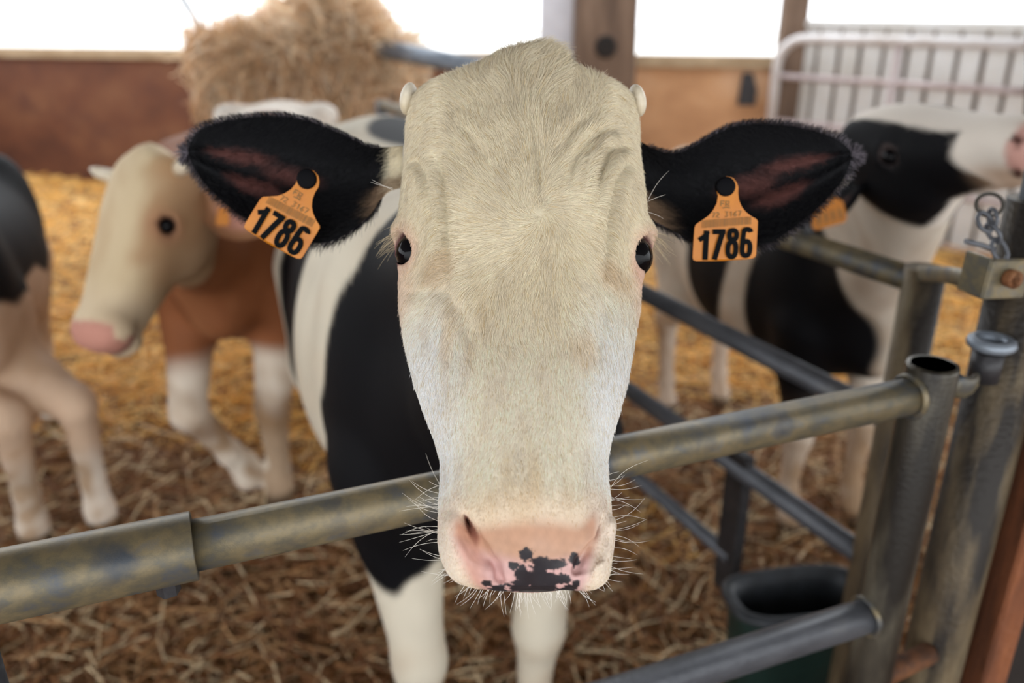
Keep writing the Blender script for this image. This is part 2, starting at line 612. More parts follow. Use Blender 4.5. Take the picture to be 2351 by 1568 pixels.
gate_b = empty('tube_gate', S0 + sn * 0.2)
M_GATEW = noise_mat('worn_white_tube', [(0.3, lin(196, 188, 184)), (0.7, lin(226, 224, 226))], scale=(4, 4, 4), rough=0.5, metallic=0.2, bump=0.1)
M_GATEP = noise_mat('dull_purple_tube', [(0.3, lin(176, 160, 158)), (0.7, lin(204, 192, 194))], scale=(4, 4, 4), rough=0.5, metallic=0.2, bump=0.1)
g0 = S0 + sn * 0.22 - sdir * 0.03
path = []
for t in np.linspace(0, math.pi / 2, 7):
    path.append(g0 + sdir * (0.22 - 0.22 * math.cos(t)) + up * (1.20 + 0.20 * math.sin(t)))
MB().tube([g0 + up * 0.1] + path + [g0 + sdir * (slen - 0.2) + up * 1.40], 0.038, 12).build('frame_tube', M_GATEW, gate_b, True)
for z in (1.12, 0.78, 0.4):
    MB().tube([g0 + up * z + sdir * 0.03, g0 + sdir * (slen - 0.2) + up * z], 0.026, 10).build('rail', M_GATEP, gate_b, True)
for s in (0.92, 2.1):
    MB().tube([g0 + up * 0.12 + sdir * s, g0 + sdir * s + up * 1.39], 0.026, 10).build('upright', M_GATEP, gate_b, True)
tag(gate_b, 'pale round-cornered tube gate standing before the white slatted wall', 'gate')
# twine hanging on the slats
w0 = S0 + sdir * 1.72 + sn * 0.26
tw = MB().tube([w0 + up * 1.55 + sdir * 0.03, w0 + up * 1.45 - sdir * 0.02, w0 + up * 1.3 + sdir * 0.05, w0 + up * 1.15 + sdir * 0.04, w0 + up * 0.95 + sdir * 0.07], 0.014, 8)
tag(tw.build('twine', M_RUST, None, True), 'reddish twine hanging down over the pale tube gate', 'twine')

# low side walls outside the picture
lw = MB().box((FX0 + .1, 3.9, ZW / 2 - .02), (0.08, 10.4, ZW + .04), None, 0.005).build('wall_left', M_WALL)
tag(lw, 'low rust-brown board wall along the left side of the pen', kind='structure')

# ------------------------------------------------------------------ unseen roof, its back edge cut short to let light in; long sides open
roof = MB()
roof.box((0, 0.4, 3.85), (24, 8.8, 0.08))
tag(roof.build('ceiling', M_ROOF), 'unseen grey sheet roof over the pen, cut short to light its back', kind='structure')

# ------------------------------------------------------------------ front gate
ZT, ZL = 1.165, 0.82
gl = G(0, 1345, ZT)
gr = G(2112, 905, ZT)
gd = unit(gr - gl)
gl = gl - gd * 0.45
gate = empty('front_gate', (gr[0], gr[1], 0))
sp = G(447, 1255, ZT)
s_sl = float((sp - gl) @ gd)
top_len = float((gr - gl) @ gd)
MB().tube([gl + gd * (s_sl - 0.05), gl + gd * top_len], 0.0238, 28).build('top_rail', M_GALV, gate, True)
mb = MB()
R1, R2 = 0.0315, 0.0285
ring = []
path_o = [gl, gl + gd * (s_sl - 0.001), gl + gd * s_sl, gl + gd * s_sl, gl + gd * (s_sl - 0.04)]
mb.tube(path_o, [R1, R1, R1 - 0.0006, R2, R2 - 0.001], 32, caps=False)
mb.build('sleeve', M_GALV, gate, True)
bs = gl + gd * (s_sl - 0.028)
mb = MB().tube([bs - up * 0.026, bs - up * 0.044], 0.0105, 6)
mb.build('locking_nut', M_BLACKSTEEL, gate)
low_a, low_b = gl.copy(), gr.copy()
low_a[2] = low_b[2] = ZL
MB().tube([low_a, low_b], 0.0238, 24).build('lower_rail', M_GALV_DARK, gate, True)
for z in (0.50, 0.22):
    a, b = low_a.copy(), low_b.copy()
    a[2] = b[2] = z
    MB().tube([a, b], 0.0238, 20).build('lower_rail', M_GALV_DARK, gate, True)
# right stile, an open pipe with a weld collar
st = gr + gd * 0.012
sb = np.array([st[0], st[1], 0.06])
tp_ = np.array([st[0], st[1], ZT + 0.040])
mb = MB()
mb.tube([sb, tp_ - up * 0.005, tp_, tp_, tp_ - up * 0.09], [0.0315, 0.0315, 0.0305, 0.026, 0.0255], 28, caps=False)
mb.build('stile', M_STILE, gate, True)
def weld(z, r):
    c = np.array([gr[0], gr[1], z]) - gd * 0.018
    pts = []
    for i in range(18):
        a = 2 * math.pi * i / 18
        pts.append(c + np.cross(gd, up) * math.cos(a) * r + up * math.sin(a) * r)
    return MB().tube(pts, 0.0045, 8, closed=True)
weld(ZT, 0.0255).build('weld_bead', M_GALV, gate, True)
weld(ZL, 0.0255).build('weld_bead', M_GALV, gate, True)
lft = gl + gd * (0.45 - 0.034)
MB().tube([np.array([lft[0], lft[1], ZT - 0.02]), np.array([lft[0], lft[1], 0.1])], 0.02, 16).build('stile', M_BLACKSTEEL, gate, True)
tag(gate, 'dirty galvanised tube gate across the front, a sleeve joint on its top rail', 'gate')

# ------------------------------------------------------------------ gate post with its fittings
px_, py_ = 0.672, 1.035
post = empty('gate_post', (px_, py_, 0))
pp = lambda z: np.array([px_, py_, z])
MB().tube([pp(0), pp(1.395)], 0.043, 28).build('column', M_POST, post, True)
MB().tube([pp(1.39), pp(1.80)], 0.029, 28).build('upper_tube', M_GALV_CLEAN, post, True)
# bracket plate, turned towards the camera
bpx = P(2312, 640, 1.00)
bx_, by_ = unit([1, 0.25, -0.05]), unit([-0.25, 1, 0])
bz_ = np.cross(bx_, by_)
mb = MB().box(bpx, (0.060, 0.008, 0.050), (bx_, by_, bz_), 0.002)
mb.box(bpx - bx_ * .028 + by_ * .02, (0.006, 0.042, 0.050), (bx_, by_, bz_), 0.0015)
mb.build('bracket_plate', M_GALV, post)
bpr = P(2328, 642, 0.985)
mb = MB()
mb.tube([bpr + by_ * 0.008, bpr - by_ * 0.003, bpr - by_ * 0.003, bpr + by_ * 0.006], [0.011, 0.011, 0.006, 0.006], 16, caps=False)
mb.build('rusty_bolt_hole', M_RUST, post, True)
# hinge lug: ring on the post and a curved arm to the gate eye
hz = ZT + 0.055
hc = np.array([px_ - 0.056, py_ - 0.05, hz])
pts = [hc + np.array([math.cos(a) * 0.022, math.sin(a) * 0.022, 0]) for a in np.linspace(0, 2 * math.pi, 21)[:-1]]
MB().tube(pts, 0.008, 10, closed=True).build('hinge_ring', M_GALV_CLEAN, post, True)
MB().tube([hc - up * 0.012, hc - up * 0.052], [0.019, 0.018], 18).build('hinge_pin', M_BLACKSTEEL, post, True)
e0 = np.array([st[0] + 0.03, st[1] + 0.005, ZT + 0.012])
e1 = pp(ZT + 0.012) - np.array([0.04, 0.012, 0])
arc = [e0 + (e1 - e0) * t - np.array([0, 0.018 * math.sin(math.pi * t), 0.016 * math.sin(math.pi * t) - 0.01 * t]) for t in np.linspace(0, 1, 9)]
MB().tube(arc, 0.012, 10, flat=(0.55, 1.3)).build('hinge_arm', M_GALV, post, True)
MB().tube([pp(0.70) - np.array([0.03, 0.035, 0]), np.array([st[0] + 0.02, st[1], 0.70])], 0.016, 10).build('lower_hinge_arm', M_RUST, post, True)
tag(post, 'mud-stained steel gate post with bracket plate and hinge ring at right', 'post')

# chain with its ring
ch = empty('chain', bpx)
rc = P(2272, 470, 1.0)
pts = [rc + AX_R * math.cos(a) * 0.0165 + AX_U * math.sin(a) * 0.0135 for a in np.linspace(0, 2 * math.pi, 25)[:-1]]
MB().tube(pts, 0.0024, 8, closed=True).build('ring', M_STILE, ch, True)
links = [((2252, 487), (2272, 532), 0), ((2266, 515), (2296, 556), 1), ((2284, 548), (2306, 600), 0), ((2275, 480), (2284, 522), 1)]
for (a, b, tw_) in links:
    pa, pb = P(*a, 0.995), P(*b, 0.99)
    t = unit(pb - pa)
    s = unit(np.cross(t, AX_F)) if not tw_ else unit(np.cross(t, AX_R) + AX_F * 0.3)
    L_, W_ = np.linalg.norm(pb - pa), 0.0065
    pts = []
    for i in range(20):
        an = 2 * math.pi * i / 20
        pts.append((pa + pb) / 2 + t * math.cos(an) * (L_ / 2) + s * math.sin(an) * W_ * (1.25 if abs(math.cos(an)) < 0.8 else 1.0))
    MB().tube(pts, 0.0026, 8, closed=True).build('link', M_GALV_DARK, ch, True)
pa, pb = P(2216, 553, 0.99), P(2284, 574, 0.995)
MB().tube([pa, pa + (pb - pa) * 0.5 + AX_U * 0.001, pb], 0.0032, 8).build('hook', M_GALV_DARK, ch, True)
tag(ch, 'short steel chain with a ring and hook hanging at the post bracket', 'chain')

# ------------------------------------------------------------------ rear gate swung back along the pen
rg0 = G(2098, 642, 1.18)
rdir = unit([-0.36, 0.755, 0])
rgate = empty('rear_gate', (rg0[0], rg0[1], 0))
RL = 3.1
for i, z in enumerate((1.18, 0.91, 0.604, 0.353)):
    a = np.array([rg0[0], rg0[1], z])
    start = 0.0 if i < 3 else 0.36
    MB().tube([a + rdir * start, a + rdir * RL], 0.0235 if i < 3 else 0.019, 20).build('rail', M_GALV if i == 0 else M_GALV_DARK, rgate, True)
a = np.array([rg0[0] + 0.012, rg0[1] - 0.01, 0])
MB().tube([a + up * 0.05, a + up * 1.205], 0.034, 24).build('stile', M_POST, rgate, True)
ang = np.array([rg0[0], rg0[1], 0]) + rdir * 0.37
MB().box(ang + up * 0.45, (0.075, 0.03, 0.40), (rdir, np.array([rdir[1], -rdir[0], 0]), up), 0.006).build('brace', M_BLACKSTEEL, rgate)
a = np.array([rg0[0], rg0[1], 0]) + rdir * RL
MB().tube([a + up * 0.05, a + up * 1.20], 0.03, 16).build('stile', M_GALV_DARK, rgate, True)
# latch bar from the gate to the post bracket
la, lb = P(2108, 628, 1.42), P(2268, 650, 1.02)
MB().tube([la, (la + lb) / 2 + up * 0.004, lb], 0.011, 10, flat=(0.5, 1.2)).build('latch_bar', M_GALV, rgate, True)
tag(rgate, 'galvanised tube gate running back between the pens at the right', 'gate')

# reddish plank, and a dark panel put in as the shade beside it
pk = MB().box((0.741, 1.06, 0.85), (0.038, 0.16, 1.75), None, 0.004)
tag(pk.build('timber_plank', M_TIMBER_RED), 'reddish brown plank upright beside the muddy gate post', 'plank')
dk = MB().box((0.92, 1.16, 0.5), (0.30, 0.03, 1.0), None, 0.004)
tag(dk.build('shade_panel', M_DARK), 'dark panel standing for the shade low at the right edge behind the plank', 'board')

# ------------------------------------------------------------------ feed tub between the gates
tc_ = G(1835, 1362, 0.40)
tub = empty('feed_tub', (tc_[0], tc_[1], 0))
td = unit([0.985, 0.17, 0])
tn = np.array([-td[1], td[0], 0])


def stadium(L_, R_, z, n=40, c=None):
    pts = []
    for i in range(n):
        an = 2 * math.pi * i / n
        x, y = math.cos(an), math.sin(an)
        e = 0.62
        X = math.copysign(abs(x) ** e, x) * L_
        Y = math.copysign(abs(y) ** e, y) * R_
        pts.append(np.array([tc_[0], tc_[1], z]) + td * X + tn * Y)
    return pts


def loft(rings, name, m, parent, close_last=True):
    mb = MB()
    n_ = len(rings[0])
    vs = [p for r in rings for p in r]
    fs = []
    for k in range(len(rings) - 1):
        for i in range(n_):
            j = (i + 1) % n_
            fs.append((k * n_ + i, k * n_ + j, k * n_ + n_ + j, k * n_ + n_ + i))
    if close_last:
        fs.append(tuple((len(rings) - 1) * n_ + i for i in range(n_)))
    mb.add(vs, fs)
    return mb.build(name, m, parent, True)


loft([stadium(0.135, 0.062, 0.0), stadium(0.155, 0.078, 0.385)], 'body', M_DARKGREEN, tub, False)
loft([stadium(0.162, 0.084, 0.385), stadium(0.172, 0.094, 0.392), stadium(0.172, 0.094, 0.402), stadium(0.160, 0.082, 0.408), stadium(0.146, 0.068, 0.402),
      stadium(0.138, 0.060, 0.36), stadium(0.125, 0.05, 0.06)], 'rim_and_bowl', M_RUBBER, tub)
tag(tub, 'dark rubber feed tub with rounded rim behind the front gate', 'tub')

# ------------------------------------------------------------------ hay rack at the back
hr_d = 5.2
hp = lambda px, py: P(px, py, hr_d)
hl, hr_ = hp(480, 130), hp(905, 130)
hy = (hl[1] + hr_[1]) / 2
rack = empty('hay_rack', ((hl[0] + hr_[0]) / 2, hy, 0))
rx0, rx1, ry0, ry1, rz = hl[0] + 0.05, hr_[0] - 0.02, hy - 0.1, hy + 0.75, 1.37
for (x, y) in ((rx0, ry0), (rx1, ry0), (rx0, ry1), (rx1, ry1)):
    MB().tube([(x, y, 0), (x, y, rz)], 0.045, 12).build('leg', M_GALV_DARK, rack, True)
for (a, b) in (((rx0, ry0), (rx1, ry0)), ((rx0, ry1), (rx1, ry1)), ((rx0, ry0), (rx0, ry1))):
    MB().tube([(a[0], a[1], rz), (b[0], b[1], rz)], 0.045, 12).build('top_rail', M_GALV_CLEAN, rack, True)
rr = G(1120, 160, 1.30)
MB().tube([(rx1 - 0.12, ry0 + 0.02, rz + 0.03), (rr[0], rr[1], 1.30)], 0.055, 14).build('side_rail', M_GALV_CLEAN, rack, True)
for i in range(7):
    x = rx0 + (rx1 - rx0) * (i + 0.5) / 7
    MB().tube([(x, ry0 + 0.02, rz), (x, ry0 + 0.30, 0.62)], 0.014, 8).build('bar', M_GALV_DARK, rack, True)
MB().box(((rx0 + rx1) / 2, (ry0 + ry1) / 2 + 0.1, 0.6), (rx1 - rx0, 0.5, 0.04)).build('tray', M_GALV_DARK, rack)
tag(rack, 'steel hay rack heaped with straw by the back wall', 'rack')
rod_a, rod_b = P(405, -25, 5.6), P(478, 92, 5.6)
rod = MB().tube([rod_a + (rod_a - rod_b) * 2.2, rod_b], 0.022, 10)
tag(rod.build('brace_rod', M_BLACKSTEEL, None, True), 'thin dark slanting rod rising above the straw heap', 'rod')

# ------------------------------------------------------------------ cattle: the head
# local head frame: s from poll to muzzle, x sideways (towards the picture's right), n out of the face
TA = math.radians(21.0)
HA, HB = math.cos(TA), math.sin(TA)
FACE_PX, FACE_PY, FACE_D, FACE_S = 1205.0, 450.0, 0.70, 0.165
ES = HA * (-AX_U) + HB * (-AX_F)
EN = HA * (-AX_F) + HB * AX_U
EX = AX_R.copy()
HEAD_O = P(FACE_PX, FACE_PY, FACE_D) - ES * FACE_S


def head_s(py, n):
    q = (py - CY) / FPX
    v0 = (FACE_PY - CY) / FPX * FACE_D
    t = (-v0 + HB * n + q * (FACE_D - HA * n)) / (HA + HB * q)
    return t + FACE_S


def head_xs(px, py, n=0.0):
    """photo position -> (x, s) on the head at level n"""
    s = head_s(py, n)
    d = FACE_D - HB * (s - FACE_S) - HA * n
    return (px - CX) / FPX * d - HEAD_O[0], s


sil = [(112, 1205, 1235, -.03), (118, 1160, 1275, -.03), (130, 1118, 1300, -.029), (152, 1072, 1332, -.028), (180, 1015, 1380, -.031), (210, 965, 1432, -.040), (245, 944, 1457, -.052),
       (300, 936, 1463, -.06), (350, 932, 1466, -.06), (400, 926, 1474, -.06), (460, 920, 1482, -.06), (520, 914, 1486, -.06), (580, 914, 1482, -.06), (640, 911, 1478, -.06),
       (700, 915, 1471, -.06), (760, 924, 1460, -.06), (820, 936, 1450, -.06), (880, 951, 1440, -.06), (940, 971, 1424, -.055), (1000, 995, 1406, -.05), (1050, 1010, 1397, -.045),
       (1100, 1011, 1398, -.045), (1150, 1007, 1403, -.045), (1200, 1005, 1408, -.040), (1245, 1008, 1408, -.038), (1280, 1020, 1398, -.038), (1308, 1040, 1380, -.038),
       (1328, 1065, 1360, -.038), (1342, 1095, 1335, -.039), (1350, 1130, 1305, -.040), (1354, 1180, 1260, -.040)]
wt = []
for (py, xl, xr, n) in sil:
    a, s = head_xs(xl, py, n)
    b, _ = head_xs(xr, py, n)
    wt.append((s, (b - a) / 2, (a + b) / 2))
WT = np.array(wt)
S_END = WT[-1, 0]


def raw_table(x, y):
    x, y = np.asarray(x), np.asarray(y)
    return lambda q: np.interp(q, x, y)


TW, TXC = raw_table(WT[:, 0], WT[:, 1]), table(WT, 2)
S0H = WT[0, 0]
TFp = [(S0H, -.030), (S0H + .010, -.018), (S0H + .03, -.008), (.05, -.001), (.10, .006), (.165, .004), (.22, -.002), (.29, -.005), (.36, -.001), (.40, .001), (.425, .0), (.44, -.004),
       (.455, -.012), (.468, -.022), (.480, -.034), (S_END, -.044)]
TBp = [(S0H, -.07), (S0H + .02, -.13), (.06, -.20), (.12, -.225), (.18, -.22), (.25, -.19), (.33, -.155), (.40, -.125), (.45, -.112), (.475, -.105), (S_END, -.07)]
TMp = [(S0H, -.036), (S0H + .03, -.05), (.10, -.07), (.18, -.075), (.28, -.07), (.40, -.055), (.44, -.048), (S_END, -.046)]
TFt, TBt, TMt = table(TFp, 1), table(TBp, 1), table(TMp, 1)
EYE_L, EYE_R = (-0.0968, 0.1835, -0.0700), (0.0975, 0.1870, -0.0700)
EYE_R0 = 0.0205
NX = 0.008            # the face is turned a little, so the nose lies off the outline's middle


def surf_n(x, s):
    """level of the face's surface at (x, s)"""
    w, f, m = TW(s), TFt(s), TMt(s)
    r = min(abs(x - TXC(s)) / w, .98)
    return m + (f - m) * (1 - r ** 2.35) ** (1 / 2.35)



def head_prims(O, es, ex, en, sc=1.0, detail=False, centred=True):
    L = lambda x, s, n: O + (ex * x + es * s + en * n) * sc
    if sc == 1.0 and not centred:
        tw, tf, tb, tm, tx = TW, TFt, TBt, TMt, TXC
    else:
        f = lambda t: (lambda q: t(q / sc) * sc)
        tw, tf, tb, tm, tx = f(TW), f(TFt), f(TBt), f(TMt), None
    pr = [sweep(O, es, ex, en, tw, tf, tb, tm, S0H * sc, S_END * sc, L(0, .24, -.09), 0.34 * sc, ef=2.35, eb=2.0, k=0.04 * sc, tx=tx)]
    if not centred:
        eyes = (EYE_L, EYE_R)
    else:
        eyes = ((-0.099, .185, -.069), (0.099, .185, -.069))
    # cheek (jaw muscle) and lower jaw
    for sg in (-1, 1):
        pr.append(ellip(L(sg * .062, .17, -.155), (ex, es, en), (.040 * sc, .085 * sc, .06 * sc), 0.03 * sc))
    pr.append(cone(L(0, .30, -.13), L(0, .438, -.104), .045 * sc, .032 * sc, 0.02 * sc))
    for i, (x, s, n) in enumerate(eyes):
        sg = -1 if x < 0 else 1
        # brow and lids around the eyeball
        pr.append(ellip(L(x - sg * .002, s - .008, n + .002), (ex, es, en), (.0225 * sc, .027 * sc, .030 * sc), 0.012 * sc))
        pr.append(ellip(L(x + sg * .008, s - .021, n + .000), (ex, es, en), (.015 * sc, .008 * sc, .018 * sc), 0.008 * sc))
        out = unit(ex * sg * .74 + en * .67)
        sl = unit(es * .80 - ex * sg * .36 + en * .42)
        sl = unit(sl - out * (sl @ out))
        ac = np.cross(out, sl)
        pr.append(ellip(L(x, s, n) + out * .019 * sc, (out, sl, ac), (.017 * sc, .0168 * sc, .0132 * sc), 0.003 * sc, 'sub'))
        pr.append(ellip(L(x, s, n), (out, sl, ac), (EYE_R0 * sc, EYE_R0 * sc, EYE_R0 * sc), 0.002 * sc, 'sub'))
    if detail:
        # hollow between eye and nose, tear trough
        for sg in (-1, 1):
            pr.append(ellip(L(sg * .098, .232, -.010), (unit(ex * sg + en * .8), es, unit(en - ex * sg * .8)), (.020, .042, .03), 0.03, 'sub'))
            pr.append(ellip(L(sg * .080, .36, -.004), (unit(ex * sg + en * .8), es, unit(en - ex * sg * .8)), (.014, .06, .03), 0.03, 'sub'))
        # muzzle: swelling wings beside each nostril, upper lip pads, philtrum
        for sg in (-1, 1):
            pr.append(ellip(L(sg * .049, .448, -.038), (ex, es, en), (.014, .026, .022), 0.010))
            pr.append(ellip(L(sg * .030 + NX, .470, -.040), (ex, es, en), (.020, .012, .014), 0.010))
    # nostrils: crescent grooves
    if detail:
        nos = ([(1071, 1196), (1077, 1228), (1098, 1266), (1128, 1302), (1150, 1328)], [(1391, 1192), (1386, 1226), (1366, 1262), (1342, 1290), (1322, 1308)])
        for pts in nos:
            c = []
            for px, py in pts:
                xx_, ss_ = head_xs(px, py, -.022)
                c.append((xx_, ss_, surf_n(xx_, ss_) + .0010))
            r = [.0034, .0066, .0074, .0064, .0030]
            for a in range(len(c) - 1):
                p, q = c[a], c[a + 1]
                pr.append(cone(L(*p), L(*q), r[a], r[a + 1], 0.004, 'sub'))
            p, q = c[0], c[2]
            sg = -1 if p[0] < 0 else 1
            m_ = (np.array(c[0]) * .45 + np.array(c[1]) * .55)
            dv = unit(L(*q) - L(*p))
            pr.append(ellip(L(m_[0], m_[1], m_[2] - .005), (dv, unit(np.cross(dv, en)), en), (.0115, .0040, .015), 0.003, 'sub'))
            # rounded outer wing and the inner fold at the groove's foot
            k_ = c[1]
            wo = .0100 if sg < 0 else .0035
            pr.append(cone(L(k_[0] + sg * wo, k_[1] - .008, k_[2] - .009), L(c[3][0] + sg * (wo + .0015), c[3][1] + .002, c[3][2] - .012), .0066, .0076, 0.006))
            pr.append(ellip(L(c[3][0] + sg * .0035, c[3][1] + .0010, c[3][2] - .0060), (dv, unit(np.cross(dv, en)), en), (.0085, .0050, .0060), 0.003))
        pr.append(cone(L(NX, .4700, -.020), L(NX, .497, -.046), .0012, .0035, 0.008, 'sub'))
    else:
        for sg in (-1, 1):
            c = [(.0545, .4290, -.0135), (.0505, .4405, -.0195), (.0455, .4515, -.0245), (.0375, .4610, -.0275)]
            r = [.0036, .0075, .0070, .0040]
            for a in range(len(c) - 1):
                p, q = c[a], c[a + 1]
                pr.append(cone(L(sg * p[0], p[1], p[2]), L(sg * q[0], q[1], q[2]), r[a] * sc, r[a + 1] * sc, 0.005 * sc, 'sub'))
            pr.append(cone(L(sg * .0500, .4410, -.019), L(sg * .034, .438, -.055), .0080 * sc, .004 * sc, 0.004 * sc, 'sub'))
    # mouth line
    mo = [(-.050, .478, -.078), (-.025, .489, -.067), (0, .490, -.064), (.025, .489, -.067), (.050, .478, -.078)]
    for a in range(4):
        pr.append(cone(L(*mo[a]), L(*mo[a + 1]), .004 * sc, .004 * sc, 0.004 * sc, 'sub'))
    return pr


def body_prims(o, hd, sc, head_back, legs=None, fat=1.0, throat=None, legr=1.0):
    """o: point on the ground under mid-body; hd: heading; legs: per-leg offsets of the joints (local x forward, y left, z)"""
    fx = unit([hd[0], hd[1], 0])
    fl = np.array([-fx[1], fx[0], 0])
    fu = np.array([0, 0, 1.0])
    L = lambda x, y, z: np.array([o[0], o[1], 0]) + (fx * x + fl * y + fu * z) * sc
    prof = [(-.80, .03, 1.06, .92), (-.77, .12, 1.15, .84), (-.70, .20, 1.22, .78), (-.58, .245, 1.265, .72), (-.42, .255, 1.255, .66), (-.2, .285, 1.235, .56), (.0, .30, 1.22, .535), (.2, .29, 1.225, .545),
            (.38, .25, 1.255, .58), (.50, .215, 1.26, .62), (.60, .175, 1.20, .68), (.67, .11, 1.12, .76), (.70, .04, 1.02, .88)]
    t = lambda c: (lambda f: (lambda q: f(q / sc) * sc))(table(prof, c))
    tm = lambda q: (t(2)(q) + t(3)(q)) / 2 - 0.02 * sc
    tw = lambda q: t(1)(q) * fat
    O = np.array([o[0], o[1], 0])
    pr = [sweep(O, fx, fl, fu, tw, t(2), t(3), tm, -.80 * sc, .70 * sc, L(-.05, 0, .9), .98 * sc, ef=2.15, eb=2.1, k=0.05)]
    # hooks (hip bones), pins and tail head
    for s in (-1, 1):
        pr.append(ellip(L(-.46, s * .19, 1.21), (fx, fl, fu), (.07 * sc, .06 * sc, .05 * sc), .06))
        pr.append(ellip(L(-.74, s * .09, 1.10), (fx, fl, fu), (.05 * sc, .05 * sc, .06 * sc), .06))
        pr.append(ellip(L(.40, s * .17, .98), (fx, fl, fu), (.12 * sc, .08 * sc, .24 * sc), .06))
        pr.append(ellip(L(-.54, s * .15, .92), (fx, fl, fu), (.18 * sc, .11 * sc, .26 * sc), .06))
    # neck: crest and throat
    hb = np.asarray(head_back, float)
    pr.append(cone(L(.42, 0, 1.10), hb, .165 * sc, .085 * sc, .07))
    pr.append(cone(L(.50, 0, .90), hb - fu * .07 * sc if throat is None else throat, .15 * sc, .085 * sc, .07))
    pr.append(cone(L(.62, 0, .76), L(.62, 0, .90), .09 * sc, .10 * sc, .05))
    base = {
        'fl': [(.46, .15, .80), (.43, .145, .66), (.455, .125, .385), (.445, .125, .15), (.475, .125, .055), (.50, .125, .01)],
        'fr': [(.46, -.15, .80), (.43, -.145, .66), (.455, -.125, .385), (.445, -.125, .15), (.475, -.125, .055), (.50, -.125, .01)],
        'hl': [(-.46, .15, .88), (-.36, .17, .66), (-.60, .145, .46), (-.575, .14, .16), (-.545, .14, .055), (-.52, .14, .01)],
        'hr': [(-.46, -.15, .88), (-.36, -.17, .66), (-.60, -.145, .46), (-.575, -.14, .16), (-.545, -.14, .055), (-.52, -.14, .01)]}
    if legs:
        base.update(legs)
    J = {}
    for nme, js in base.items():
        js = [L(*j) for j in js]
        J[nme] = js
        if nme[0] == 'f':
            rs = [.115, .080, .046, .032, .040, .046]
        else:
            rs = [.165, .125, .050, .034, .041, .046]
        rs = rs[:2] + [r * legr for r in rs[2:]]
        for a in range(5):
            pr.append(cone(js[a], js[a + 1], rs[a] * sc, rs[a + 1] * sc, .035 if a < 2 else .02))
        k = js[2]
        pr.append(ellip(k, (fx, fl, fu), (.052 * sc, .046 * sc, .065 * sc), .03))
        pr.append(ellip(js[3] - fu * .015 * sc, (fx, fl, fu), (.042 * sc, .036 * sc, .045 * sc), .02))
    # tail
    pr.append(cone(L(-.77, 0, 1.17), L(-.86, 0, 1.02), .035 * sc, .026 * sc, .04))
    pr.append(cone(L(-.86, 0, 1.02), L(-.88, 0.01, .62), .026 * sc, .018 * sc, .02))
    pr.append(cone(L(-.88, 0.01, .62), L(-.87, 0.02, .36), .022 * sc, .035 * sc, .02))
    return pr, L, (fx, fl, fu), J


def loc(W, o, ax, sc):
    q = W - np.array([o[0], o[1], 0])
    return np.stack([q @ ax[0], q @ ax[1], q @ ax[2]], 1) / sc


def ear_grid(top, bot, depth, thick=0.006, nu=46, nv=22):
    """leaf-shaped cupped ear: top and bottom outline (u -> point), depth(u, v) -> offset vector along which the cup is pressed"""
    u = np.linspace(0, 1, nu)
    v = np.linspace(0, 1, nv)
    V, F, UV = [], [], []
    for side in (0, 1):
        for i in range(nu):
            for j in range(nv):
                p = top(u[i]) * (1 - v[j]) + bot(u[i]) * v[j]
                ed = min(1.0, 4 * v[j] * (1 - v[j]) * 2.2) * min(1.0, (1 - u[i]) * 9 + .05)
                V.append(depth(p, u[i], v[j], side * thick * ed))
                UV.append((u[i], v[j], side))
    N = nu * nv
    for i in range(nu - 1):
        for j in range(nv - 1):
            a, b, c, d = i * nv + j, (i + 1) * nv + j, (i + 1) * nv + j + 1, i * nv + j + 1
            F.append((a, d, c, b))
            F.append((N + a, N + b, N + c, N + d))
    for i in range(nu - 1):
        a, b = i * nv, (i + 1) * nv
        F.append((a, b, N + b, N + a))
        a, b = i * nv + nv - 1, (i + 1) * nv + nv - 1
        F.append((b, a, N + a, N + b))
    for j in range(nv - 1):
        a, b = (nu - 1) * nv + j, (nu - 1) * nv + j + 1
        F.append((a, b, N + b, N + a))
        a, b = j, j + 1
        F.append((b, a, N + a, N + b))
    return np.array(V), np.array(F), np.array(UV)


def curve2d(pts):
    p = np.array(pts, float)
    d = np.concatenate([[0], np.cumsum(np.linalg.norm(np.diff(p, axis=0), axis=1))])
    d /= d[-1]
    tx, ty = [table(np.stack([d, p[:, k]], 1), 1) for k in (0, 1)]
    return lambda u: np.array([float(tx(u)), float(ty(u))])


def join(parts):
    V, F, C = [], [], []
    b = 0
    for v, f, c in parts:
        V.append(v)
        F.append(f + b)
        C.append(c)
        b += len(v)
    return np.concatenate(V), np.concatenate(F), np.concatenate(C)


def mix(a, b, t):
    t = np.asarray(t)[:, None]
    return a * (1 - t) + np.asarray(b) * t


WHITE = np.array(lin(222, 212, 192))
CREAM = np.array(lin(224, 212, 184))
BLACK = np.array(lin(9, 9, 13))
PINK = np.array(lin(214, 158, 142))
HOOF = np.array(lin(96, 78, 60))
DIRT = np.array(lin(150, 118, 84))
BROWN = np.array(lin(142, 88, 56))


